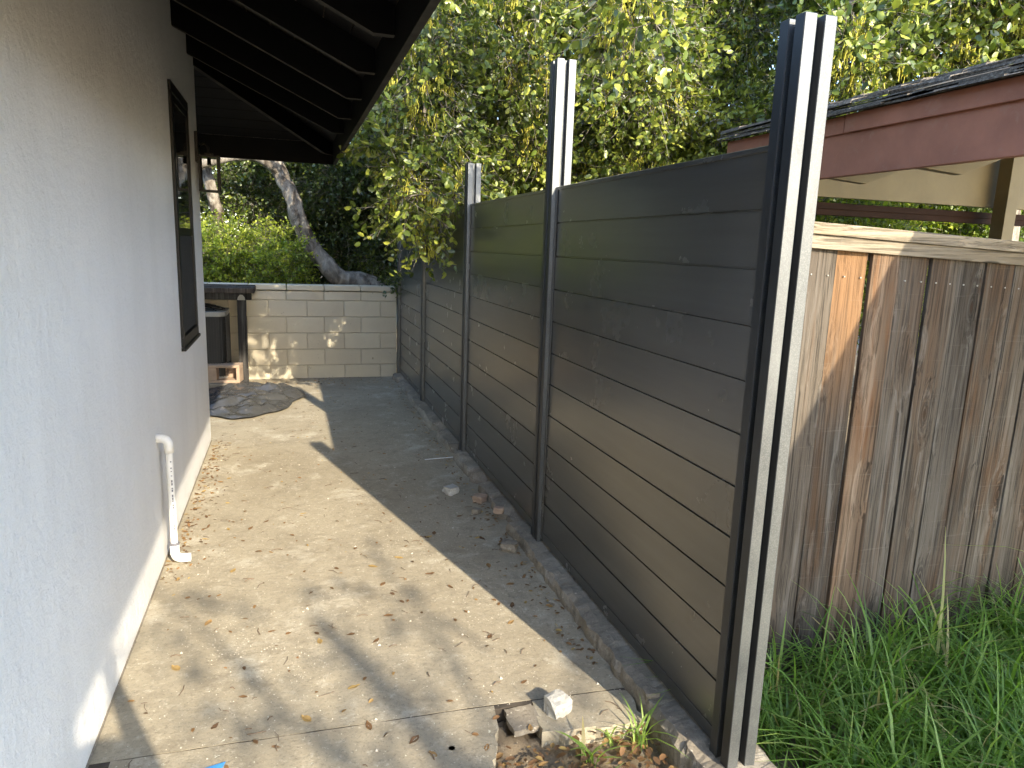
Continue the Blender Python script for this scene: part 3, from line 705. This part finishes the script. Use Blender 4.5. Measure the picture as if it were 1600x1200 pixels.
def catkins(parent, pts, base, nper=(8,18), ln=(.04,.095)):
    V=[];F=[];T=[];o=0
    for p in pts:
        ti = random.uniform(.25,1)
        for _ in range(random.randint(*nper)):
            q = np.array(p)+rng.normal(0,.022,3); L = random.uniform(*ln); a = random.uniform(0,6.28); dx, dy = random.uniform(-.012,.012), random.uniform(-.012,.012)
            for s in range(4):
                pass
            ring = []
            for s in range(5):
                t = s/4; r_ = .0060*(1-.35*t)*(1+.45*math.sin(s*2.3+a)); c = q+np.array((dx*t+.006*math.sin(t*5+a), dy*t+.005*math.cos(t*4+a), -L*t))
                for j in range(3): V.append((c[0]+r_*math.cos(a+j*2.094), c[1]+r_*math.sin(a+j*2.094), c[2])); T.append(min(1,max(0,ti+random.uniform(-.2,.2))))
            for s in range(4):
                for j in range(3): F.append((o+s*3+j, o+s*3+(j+1)%3, o+s*3+3+(j+1)%3, o+s*3+3+j))
            o += 15
    c = np_mesh('catkins', np.array(V), np.array(F), MAT['catkin'], parent, np.array(T)); c.location = -Vector(base); return c

# --- oak with the leaning trunk behind the block wall
tr = [([(1.28,9.35,.2),(1.05,9.3,1.02),(.62,9.3,1.16),(.30,9.3,1.50),(.12,9.32,1.98),(-.08,9.35,2.38),(-.22,9.5,2.9),(-.1,9.8,3.8)], .135, .07),
      ([(-.06,9.35,2.40),(-.35,9.25,2.56),(-.72,9.15,2.50),(-1.15,9.1,2.28),(-1.5,9.1,1.7)], .075, .05),
      ([(-.95,9.6,.2),(-.93,9.6,1.1),(-.80,9.55,1.9),(-.9,9.4,2.5)], .10, .06),
      ([(-.15,9.5,2.9),(.6,9.8,3.6),(1.2,10,4.4)], .06, .03), ([(-.1,9.8,3.8),(-.9,10.2,4.6)], .06, .03)]
cl = scatter(-2.4,2.0,9.6,11.0,2.7,5.6,26,.65,130,.40) + scatter(-1.6,1.2,9.9,10.8,1.9,2.9,8,.5,110,.4)
tree('oak_tree', 'oak with pale leaning trunk bending left behind the block wall', (1.28,9.35,0), tr, cl, MAT['oak'], group='oak trees')
# --- the big oak whose boughs hang over the dark fence
tr = [([(3.1,8.2,-.1),(3.15,8.1,1.5),(3.2,8.0,3.0),(3.24,7.95,3.8),(3.45,7.9,4.8),(3.4,7.9,6.2)], .15, .07),
      ([(3.22,8,3.3),(2.5,7.3,3.8),(1.7,6.4,3.7),(1.1,5.7,3.2),(.98,5.5,2.5)], .06, .012),
      ([(1.7,6.4,3.7),(1.6,5.3,3.7),(1.6,4.7,3.62),(1.6,4.0,3.6),(1.2,3.2,3.55)], .03, .008),  # limb carrying the added shading clumps
      ([(3.24,8,3.6),(3.9,7.1,4.1),(4.3,6.0,4.0),(4.2,5.2,3.5)], .06, .014),
      ([(2.5,7.3,3.8),(1.9,7.4,3.6),(1.3,7.5,3.2)], .03, .01), ([(3.3,8,4.2),(4.6,8.0,4.6),(5.6,7.4,4.4)], .05, .015),
      ([(1.7,6.4,3.7),(.9,6.6,3.7),(.3,6.9,3.4)], .025, .008), ([(3.15,7.95,2.0),(2.95,7.6,2.35),(2.85,7.3,2.1)], .025, .01)]
hang = [(1.02,5.55,2.75,.36,.32,.42,150,.5),(.98,5.9,2.6,.34,.32,.36,120,.5),(1.12,5.6,2.15,.24,.24,.30,80,.58),(1.10,5.75,1.78,.14,.15,.20,26,.65),(1.05,5.6,1.58,.07,.08,.12,6,.7),(1.0,6.5,2.7,.4,.4,.42,130,.45),
        (1.35,6.2,2.5,.36,.36,.42,140,.45),(1.5,6.5,2.95,.45,.45,.4,170,.45),(.92,5.5,3.2,.42,.4,.36,150,.5),(1.6,5.9,3.3,.5,.45,.4,170,.5),(1.1,6.4,2.05,.22,.22,.26,60,.5)]
cl = hang + [(.78,5.6,2.2,.26,.24,.30,90,.5),(.90,5.9,2.5,.24,.24,.26,60,.5),(.85,3.1,3.5,.30,.26,.2,60,.5),(1.15,3.0,3.45,.30,.26,.2,60,.5),(1.32,3.3,3.6,.3,.26,.2,50,.5),(.92,5.45,1.92,.16,.16,.20,30,.55),(1.70,3.62,2.88,.2,.3,.2,95,.5),(1.5,4.6,3.45,.34,.3,.22,60,.5),(1.9,4.4,3.5,.34,.3,.22,60,.5)] + scatter(2.3,4.6,6.2,7.2,2.1,3.0,10,.36,90,.6) + scatter(.6,3.0,5.9,8.6,2.7,4.6,22,.50,150,.48) + scatter(2.2,5.4,5.4,8.4,2.9,5.0,27,.50,150,.46) + scatter(1.8,4.2,6.6,8.6,2.15,3.0,14,.42,110,.42) + scatter(0,5.5,6.5,9.0,4.4,6.2,24,.7,150,.42)  # includes leaf clumps added up-sun to shade the block wall and third post
t, P = tree('oak_tree', 'large oak with yellow catkins whose boughs hang over the charcoal fence', (3.1,8.2,0), tr, cl, MAT['oak'], group='oak trees', droop=.45, size=.057, k=12, tvar=.24, length=.32)
sel = P[(P[:,2] < 4.3) & (P[:,1] < 7.2)]; idx = rng.choice(len(sel), 950, replace=False); catkins(t, sel[idx], (3.1,8.2,0))
b = MB()
for q_ in P[rng.choice(len(P), 420, replace=False)]:
    q_ = Vector(q_); d_ = Vector((random.uniform(-1,1),random.uniform(-1,1),random.uniform(-1.2,.3))).normalized()*random.uniform(.2,.5)
    b.tube([q_, q_+d_*.4+Vector((0,0,.02)), q_+d_*.75+Vector((random.uniform(-.04,.04),random.uniform(-.04,.04),-.03)), q_+d_+Vector((0,0,-.08))], [.004,.003,.002,.001], 4)
o = tag(b.build('bare_twigs', MAT['deadwood'], t), kind='stuff'); o.location = (-3.1,-8.2,0)
# --- oak over the neighbour's roof
tr = [([(7.3,5.9,-.1),(7.2,5.8,2.0),(6.6,5.5,3.6),(5.6,5.2,4.4)], .16, .07), ([(6.6,5.5,3.6),(5.2,5.0,3.9),(4.3,4.7,3.6),(3.7,4.6,3.3)], .06, .012), ([(5.2,5.0,3.9),(4.6,4.4,4.0),(4.0,4.1,3.7)], .03, .01)]
cl = scatter(4.0,6.6,4.4,5.6,3.25,4.6,20,.42,120,.5) + [(3.75,4.4,3.05,.24,.24,.22,60,.55),(4.15,4.7,3.02,.32,.3,.28,100,.5),(4.9,4.7,3.2,.35,.3,.3,110,.5),(4.5,5.3,2.9,.4,.35,.3,110,.4),(5.6,5.5,2.9,.5,.4,.35,130,.4)]
t, P = tree('oak_tree', 'oak with larger leaves and catkins reaching over the shingled roof', (7.3,5.9,0), tr, cl, MAT['oak'], group='oak trees', size=.060, k=13, droop=.3)
sel = P[(P[:,2] < 3.6)]; idx = rng.choice(len(sel), 240, replace=False); catkins(t, sel[idx], (7.3,5.9,0))
# --- evergreens far behind
for i, (x, y, rx, zt, ti, lab) in enumerate(((-3.6,12.4,2.2,6.5,.4,'dark evergreen behind the house corner'),(0.2,12.8,2.4,7,.4,'dark evergreen behind the leaning oak trunk'),(4.2,13.2,2.4,7.6,.45,'tall evergreen behind the large oak trunk'),(8.2,11.5,2.4,7.0,.5,'broad evergreen behind the shingled roof'),(12.2,9.5,2.4,6.5,.5,'evergreen beyond the carport posts'))):
    cl = scatter(x-rx,x+rx,y-1.0,y+1.2,.8,zt,70,.85,84,ti)
    tree('evergreen_tree', lab, (x,y,0), [([(x,y,-.2),(x+.1,y,2.5),(x-.1,y+.2,zt-.5)], .17, .05)], cl, MAT['deep'], group='evergreens behind the oaks', size=.085, length=.42, k=16, twigs=False)
# --- shrubs
def bush(lab, x, y, z0, z1, rx, ry, n, r, sp, ti, mat='shrub', size=.034, **kw):
    cl = scatter(x-rx,x+rx,y-ry,y+ry,z0,z1,n,r,sp,ti)
    lm = [([(x+random.uniform(-.1,.1),y,-.15),(x+random.uniform(-.3,.3),y,z0+.3),(c[0],c[1],c[2])], .016, .005) for c in cl[:8]]
    tree('shrub', lab, (x,y,-.15), lm, cl, MAT[mat], group='shrubs behind the walls', cat='shrub', crown='foliage', size=size, **kw)
bush('sunlit bright green shrub behind the wall, left of the leaning trunk', -.45, 9.35, 1.05, 1.85, .42, .2, 12, .28, 90, .62)
bush('yellow green shrub behind the timber shelter', -1.35, 9.4, .9, 1.7, .4, .25, 9, .3, 90, .5)
bush('dark shrub between the leaning trunk and charcoal fence', 1.15, 9.95, .9, 2.7, .6, .3, 20, .36, 100, .32, 'deep', .045)
bush('deep green shrub filling behind the leaning oak trunk', .1, 10.3, .8, 2.6, .7, .3, 22, .4, 100, .35, 'deep', .045)
bush('bright green shrub rising above the charcoal fence beside the large oak', 3.9, 7.6, 1.3, 2.7, .8, .45, 20, .34, 110, .62, size=.036)
bush('light green shrub in front of the large oak trunk', 2.65, 7.4, 1.3, 2.35, .45, .3, 10, .28, 90, .7, size=.036)
bush('dark shrub behind the charcoal fence near its far post', 2.1, 9.0, 1.0, 2.9, .7, .5, 22, .4, 100, .35, 'deep', .045)
bush('green shrub beyond the brown carport rail', 5.2, 6.1, .9, 2.5, 1.1, .4, 24, .4, 90, .5, size=.04)
bush('green shrub behind the far end of the carport', 7.6, 6.6, .6, 2.8, 1.1, .5, 22, .5, 90, .45, size=.05)
bush('dark shrub at the foot of the evergreens behind the carport', 4.4, 9.2, .6, 3.0, 1.2, .5, 26, .5, 90, .35, 'deep', .055)

# --- tree behind the viewer whose shade falls on the concrete
OF = Vector((-.505,1.86,-1))*-.15 + Vector((.10,.36,0))
def off(p): return (p[0]+OF.x, p[1]+OF.y, p[2]+OF.z)
g0 = off((2.9,-6.2,0))
tr = [([(g0[0],g0[1],-.1)] + [off(p) for p in ((2.85,-6.1,1.2),(2.5,-5.9,3.2),(2.2,-5.6,4.4))], .14, .03), ([off(p) for p in ((2.6,-6,2.8),(2.0,-5.0,3.2),(1.45,-4.1,3.35),(1.05,-3.45,3.5))], .03, .008),
      ([off(p) for p in ((2.0,-5.0,3.2),(2.2,-4.3,3.4),(2.15,-3.7,3.5))], .016, .007), ([off(p) for p in ((2.6,-6,2.9),(1.8,-5.6,3.2),(1.2,-5.2,3.4))], .02, .008), ([off(p) for p in ((1.7,-4.5,3.3),(1.8,-3.9,3.35),(1.75,-3.55,3.3))], .012, .006)]
cl = [(*off(p), r_, r_, r_*.8, n_, .5) for p, r_, n_ in (((1.75,-4.75,3.1),.26,16),((2.25,-4.6,3.2),.30,18),((1.35,-4.95,3.05),.22,16),((2.5,-5.1,3.1),.36,26),((1.9,-4.1,3.4),.14,7),((1.15,-3.7,3.5),.12,6),((2.3,-5.8,3.6),.6,120),((1.5,-4.4,3.3),.12,7),((2.15,-3.9,3.5),.10,5))]
tree('garden_tree', 'thin limbed garden tree casting soft leaf shade on the concrete', (g0[0],g0[1],0), tr, cl, MAT['oak'], size=.05)

# ------------------------------------------------------------------ grass and weeds
def blades(name, P, H, W, lean, mat, parent=None, tint=.5, tv=.2):
    n = len(P); a = rng.uniform(0, 2*np.pi, n); d = np.stack([np.cos(a), np.sin(a), np.zeros(n)], -1); s = np.stack([-np.sin(a), np.cos(a), np.zeros(n)], -1)
    ts = np.array([0,.3,.58,.82,1.0]); wv = np.array([.75,1,.85,.5,.06]); rows = []
    for t, ww in zip(ts, wv):
        c = P + d*(lean*H*t**2.1)[:,None] + np.array((0,0,1))*(H*(t - .42*np.minimum(lean,1.1)*t**2.6))[:,None]
        rows.append(c + s*(W*ww)[:,None]*.5); rows.append(c - s*(W*ww)[:,None]*.5)
    V = np.stack(rows, 1).reshape(-1,3); f0 = np.array([(2*i,2*i+1,2*i+3,2*i+2) for i in range(4)])
    F = (np.arange(n)[:,None,None]*10 + f0[None]).reshape(-1,4); T = np.repeat(np.clip(rng.normal(tint,tv,n),0,1), 10)
    return np_mesh(name, V, F, mat, parent, T)
n = 9500; px = 1.42 + 2.4*rng.uniform(0,1,n)**.9; py = rng.uniform(.55,2.15,n)
P = np.stack([px, py, np.full(n,-.09)], -1); cx = rng.uniform(1.42,3.7,150); cy = rng.uniform(.6,2.12,150); ci = rng.integers(0,150,n)
tuft = rng.uniform(0,1,n) < .6
P[tuft,0] = np.maximum(1.41, cx[ci[tuft]] + rng.normal(0,.035,tuft.sum())); P[tuft,1] = np.minimum(2.17, cy[ci[tuft]] + rng.normal(0,.035,tuft.sum()))
Hh = rng.gamma(7, .037, n)*(.75+.35*(P[:,1]-.6)/1.5)*np.clip(.55+(P[:,0]-1.4)*.8,.55,1.12)
tag(blades('grass', P, Hh, rng.uniform(.005,.012,n), rng.uniform(.2,1.35,n), MAT['grass'], tint=.47, tv=.27), 'long green uncut grass along the foot of the wooden fence', 'grass', kind='stuff')
def weed(x, y, lab, n, h, wdt, tint=.75):
    P = np.stack([x+rng.normal(0,.012,n), y+rng.normal(0,.012,n), np.full(n,-.05)], -1)
    o = blades('weed', P, rng.uniform(.5,1,n)*h, rng.uniform(.6,1,n)*wdt, rng.uniform(.5,1.3,n), MAT['grass'], tint=tint, tv=.1); return tag(o, lab, 'weed', 'weeds in the bare soil')
weed(.90,1.86,'broad leaved weed sprouting from the dry leaves and soil', 9, .16, .016)
weed(1.10,1.90,'tall thin bladed weed beside the kerb', 15, .20, .010)
weed(1.02,1.93,'small low weed at the edge of the broken slab', 10, .09, .009, .8)
weed(.86,1.70,'weed clump in the soil farthest from the broken slab', 12, .13, .013)
weed(1.47,2.02,'single tall grass clump against the end of the wooden fence', 12, .42, .008, .6)

# ------------------------------------------------------------------ the photographer, known by the shadow at the wall's foot
def person():
    root = thing('person', 'person in dark jacket holding a phone up, shadow falling on the stucco wall', 'person', (0,-.40,0))
    V = []; E = []; Rr = []
    def vert(p, r, par=None):
        V.append(p); Rr.append(r if hasattr(r, '__len__') else (r, r))
        if par is not None: E.append((par, len(V)-1))
        return len(V)-1
    pel = vert((0,0,.96), (.155,.11)); ab = vert((0,.01,1.10), (.145,.10), pel); chs = vert((0,.0,1.29), (.165,.11), ab); nk0 = vert((0,.0,1.44), (.075,.065), chs); nk = vert((0,.015,1.50), .052, nk0)
    h1 = vert((0,.03,1.56), (.066,.078), nk); h2 = vert((0,.025,1.65), (.078,.092), h1); h3 = vert((0,.015,1.725), (.06,.07), h2)
    vert((0,.128,1.615), .012, h2)
    for s_ in (-1, 1):
        hp_ = vert((s_*.095,0,.90), .092, pel); kn = vert((s_*.115,.02,.49), .058, hp_); an = vert((s_*.125,-.01,.09), .040, kn); he = vert((s_*.127,.03,.045), (.038,.034), an); vert((s_*.145,.17,.03), (.040,.022), he)
        shd = vert((s_*.165,0,1.395), .068, chs); el = vert((s_*.235,.13,1.165), .046, shd); wr = vert((s_*.105,.325,1.40), .029, el)
        pm_ = vert((s_*.075,.352,1.475), (.034,.018), wr)
        for j, (dx, L_) in enumerate(((.0,.070),(.012,.078),(.024,.074),(.035,.058))):
            a_ = vert((s_*(.072+.012-dx*.25), .365-.004*j, 1.515+.020*(1.5-j)), .0095, pm_); b_ = vert((s_*(.078), .388, 1.522+.022*(1.5-j)), .0085, a_); vert((s_*(.078-L_*.55), .396, 1.527+.022*(1.5-j)), .0075, b_)
        t_ = vert((s_*.058,.345,1.51), .011, pm_); vert((s_*.040,.350,1.548), .009, t_)
    me = bpy.data.meshes.new('body'); me.from_pydata(V, E, []); o = bpy.data.objects.new('body', me); COL.objects.link(o)
    sk = o.modifiers.new('skin', 'SKIN'); sk.use_smooth_shade = True
    for i, sv in enumerate(me.skin_vertices[0].data): sv.radius = Rr[i]; sv.use_root = (i == 0)
    o.modifiers.new('sub', 'SUBSURF').levels = 2; o.modifiers['sub'].render_levels = 2
    bpy.context.view_layer.update()
    m2 = bpy.data.meshes.new_from_object(o.evaluated_get(bpy.context.evaluated_depsgraph_get()))
    bpy.data.objects.remove(o); m2.name = 'body'
    for mt in ('cloth','trousers','skin'): m2.materials.append(MAT[mt])
    for p in m2.polygons:
        c = p.center; p.use_smooth = True
        p.material_index = 2 if (c.z > 1.475 and c.y < .2) or c.y > .30 else (1 if c.z < .97 else 0)
    o = bpy.data.objects.new('body', m2); COL.objects.link(o); o.parent = root
    hb = MB()
    for i in range(9):
        for j in range(16):
            th = R(8+i*11.5); ph = 2*math.pi*j/16; k_ = 1+.03*math.sin(j*5+i)
            y = .012-.104*math.sin(th)*math.cos(ph)*k_
            hb.v.append((.088*math.sin(th)*math.sin(ph)*k_, min(y, .085 if i < 5 else .03), 1.675+.098*math.cos(th)*k_))
    for i in range(8):
        for j in range(16): hb.f.append((i*16+j, i*16+(j+1)%16, (i+1)*16+(j+1)%16, (i+1)*16+j))
    hb.f.append(tuple(range(16))); hb.build('hair', MAT['hair'], root, smooth=True)
    ph_ = thing('phone', 'black phone held up in both hands, seen only in the shadow', 'phone', (0,-.028,1.585))
    MB().box(-.074,.074,-.004,.004,-.036,.036).build('phone_body', MAT['blacktrim'], ph_, bevel=.003)
    MB().box(-.070,-.036,.0045,.007,.0,.032).build('lens_plate', MAT['glass'], ph_, bevel=.001)
person()

# ------------------------------------------------------------------ things lying on the concrete
def stone(name, x, y, z, sx, sy, sz, mat, lab, cat, seed, rzz=0, grp=None):
    bm = bmesh.new(); bmesh.ops.create_cube(bm, size=1); bmesh.ops.subdivide_edges(bm, edges=bm.edges[:], cuts=3, use_grid_fill=True)
    for v in bm.verts:
        c = v.co.copy(); q = max(0, c.length-.62)
        v.co = c*(1-.35*q) + Vector((fb((c.x*2.1+seed,c.y*2,c.z*2)), fb((c.y*2.3,c.z*2+seed,c.x)), fb((c.z*2.2,c.x*2,c.y+seed))))*.13
        v.co = Vector((v.co.x*sx, v.co.y*sy, (v.co.z+.5)*sz))
    me = bpy.data.meshes.new(name); bm.to_mesh(me); bm.free(); me.materials.append(mat)
    o = bpy.data.objects.new(name, me); COL.objects.link(o); place(o, (x,y,z), (0,0,rzz)); return tag(o, lab, cat, grp)
stone('concrete_lump', .865, 2.075, -.004, .076, .074, .064, MAT['pale'], 'white broken concrete lump standing on the cracked slab', 'stone', 1.2, .35)
tag(place(MB().prism(rough_line((-.055,-.06),(.055,-.055),5,.006)+rough_line((.055,-.055),(.05,.055),5,.006)+rough_line((.05,.055),(-.055,.06),5,.006)+rough_line((-.055,.06),(-.055,-.06),5,.006), 0, .022).build('paving_piece', MAT['curb']), (.745,2.085,-.022), (R(2),R(-2),.1)), 'flat grey paving piece beside the white concrete lump', 'paving piece')
for i, (x, y, s, mt, lab) in enumerate(((.985,4.36,.085,'pale','pale flattened rubble stone out on the shaded concrete'),(1.13,4.17,.075,'terracotta','reddish brick fragment leaning at the kerb'),(1.10,3.42,.082,'curb','square rubble lump on the concrete by the kerb'),(1.165,3.86,.06,'terracotta','small brick chip where the kerb is crumbled'),(1.06,3.98,.05,'curb','small brown rubble stone near the brick chips'),(1.20,2.02,.055,'curb','rounded stone stuck at the near end of the kerb'))):
    stone('rubble', x, y, 0 if x < 1.15 else .04, s, s*random.uniform(.7,1), s*.6, MAT[mt], lab, 'stone', i*3.7, random.random()*3, 'rubble along the kerb')
tag(place(MB().tube([(-.11,0,0),(.11,.01,.004)], .0035, 7).build('plastic_rod', MAT['pvc']), (1.06,5.12,.005)), 'thin white plastic rod lying on concrete against the kerb', 'rod')
tag(place(MB().add([(-.035,-.012,0),(.03,-.01,.001),(.042,.012,.004),(-.03,.011,.001),(-.035,-.012,.0008),(.03,-.01,.0018),(.042,.012,.0048),(-.03,.011,.0018)], [(0,3,2,1),(4,5,6,7),(0,1,5,4),(1,2,6,5),(2,3,7,6),(3,0,4,7)]).build('tape_scrap', MAT['tape']), (-.262,2.085,.001), (0,0,.15)), 'scrap of blue tape on the concrete near the joint', 'tape')
tag(place(MB().tube([(.0,0,-.005),(.0,0,.0015)], .011, 14).build('drain_plug', MAT['twig']), (.468,1.99,0)), 'small round rusty plug set flush in the concrete', 'plug')

# fallen leaves: the near ones singly, the rest as litter
def leaf_mesh(seed):
    random.seed(seed); n = 7; b = MB(); c = random.uniform(.1,.35); wdt = random.uniform(.36,.55)
    for i in range(n):
        t = i/(n-1); wv = wdt*math.sin(math.pi*min(1,t**.8*.97+.015))*.5; bend = c*(t-.5)**2 + random.uniform(-.015,.015)
        b.v += [(t-.5, wv, bend+.10*wv+random.uniform(0,.04)), (t-.5, 0, bend*.8), (t-.5, -wv, bend+.14*wv+random.uniform(0,.06))]
    for i in range(n-1):
        for j in range(2): b.f.append((i*3+j, i*3+j+1, i*3+4+j, i*3+3+j))
    o = b.build('fallen_leaf', None); me = o.data; bpy.data.objects.remove(o)
    at = me.attributes.new('tint', 'FLOAT', 'POINT'); tv = random.random(); at.data.foreach_set('value', np.full(len(me.vertices), tv, dtype=np.float32)); me.materials.append(MAT['dry']); return me
LM = [leaf_mesh(40+i) for i in range(9)]
random.seed(21)
spots = []
for _ in range(46): spots.append((random.uniform(-.55,1.0), random.uniform(1.9,4.2), random.uniform(.030,.055)))
for _ in range(34): spots.append((-.60+abs(random.gauss(0,.07)), random.uniform(3.9,5.9), random.uniform(.03,.05)))
for _ in range(26): spots.append((random.uniform(.62,1.12), random.uniform(1.62,1.93), random.uniform(.035,.06)))
for i, (x, y, s) in enumerate(spots):
    bare = (y < 1.94 and x > .60)
    nearw = (x < -.33 and y > 3.8)
    o = bpy.data.objects.new('fallen_leaf', LM[i % 9]); COL.objects.link(o); o.scale = (s,s,s); o.location = (x, y, -.03 if bare else .001); o.rotation_euler = (random.uniform(-.3,.3) if bare else 0, random.uniform(-.3,.3) if bare else 0, random.random()*6.3)
    lab = 'dry brown leaf on the bare soil among the weeds' if bare else ('dry orange leaf in the drift along the foot of the stucco wall' if nearw else 'dry curled leaf lying on the open concrete')
    tag(o, lab, 'leaf', 'leaves on the bare soil' if bare else ('leaves along the stucco wall' if nearw else 'leaves on the concrete'))
def litter(name, pts, size, mat, lab, tint=.5):
    n = len(pts); LV, LF = leaf_shape(.55); d = unit(np.stack([rng.normal(size=n), rng.normal(size=n), rng.normal(0,.12,n)], -1))
    A = frames(d, np.stack([rng.normal(0,.2,n), rng.normal(0,.2,n), np.ones(n)], -1)); sz = size*rng.uniform(.4,1.2,n)
    V = (np.einsum('sab,kb->ska', A, LV)*sz[:,None,None] + pts[:,None,:]).reshape(-1,3); F = (np.arange(n)[:,None,None]*6 + LF[None]).reshape(-1,4)
    o = np_mesh(name, V, F, mat, None, np.repeat(np.clip(rng.normal(tint,.28,n),0,1), 6)); return tag(o, lab, 'leaf litter', kind='stuff')
def pts(n, f): return np.array([f() for _ in range(n)])
L = np.concatenate([pts(420, lambda: (random.uniform(-.58,1.14), random.uniform(1.9,8.4), .004)), pts(230, lambda: (-.60+abs(random.gauss(0,.06)), random.uniform(3.4,5.95), .005)),
                    pts(330, lambda: (1.145-abs(random.gauss(0,.05)), random.uniform(2.3,8.3), .006)), pts(220, lambda: (random.uniform(-.5,1.1), random.uniform(8.2,8.6), .006))])
litter('leaf_litter', L, .026, MAT['dry'], 'scattered fragments of dry oak leaves over the concrete', .4)
litter('soil_litter', pts(420, lambda: (random.uniform(.6,1.15), random.uniform(1.55,1.95), -.025+random.uniform(-.02,.02))), .035, MAT['dry'], 'layer of dry leaf pieces on the bare soil', .5)
# crumbs of mortar and twigs
V = []; F = []; o_ = 0
CC = [(random.uniform(-.5,1.1), 2+5.5*random.random()**1.3) for _ in range(34)]
for _ in range(3600):
    y = 1.9 + 6.2*random.random()**1.7; x = random.uniform(-.6,1.15); s = random.uniform(.0008,.0026)*(2.6 if random.random() < .025 else 1)
    if random.random() < .6:
        q_ = random.choice(CC); x = min(1.14,max(-.6,q_[0]+random.gauss(0,.10))); y = q_[1]+random.gauss(0,.13)
    if y < 2.1 and x > .6: continue
    c = [(x+random.uniform(-s,s), y+random.uniform(-s,s), random.uniform(0,.3*s)) for _ in range(4)] + [(x+random.uniform(-s,s)*.4, y+random.uniform(-s,s)*.4, s*random.uniform(.7,1.3))]
    k_ = len(V); V += [(x-s,y-s*.8,0),(x+s*.9,y-s,0),(x+s,y+s*.7,0),(x-s*.7,y+s,0),c[4]]; F += [(k_,k_+1,k_+4),(k_+1,k_+2,k_+4),(k_+2,k_+3,k_+4),(k_+3,k_,k_+4)]
b = MB(); b.v = V; b.f = F
tag(b.build('mortar_crumbs', MAT['crumb']), 'pale crumbs of mortar scattered over the concrete', 'crumbs', kind='stuff')
b = MB()
for _ in range(150):
    x, y, a, l = random.uniform(-.55,1.12), 1.95+6*random.random()**1.4, random.random()*6.3, random.uniform(.015,.06)
    b.tube([(x,y,.003),(x+math.cos(a)*l*.5,y+math.sin(a)*l*.5,.006),(x+math.cos(a+.2)*l,y+math.sin(a+.2)*l,.003)], random.uniform(.0009,.002), 4)
tag(b.build('fallen_twigs', MAT['twig']), 'small dark twigs strewn over the concrete', 'twigs', kind='stuff')
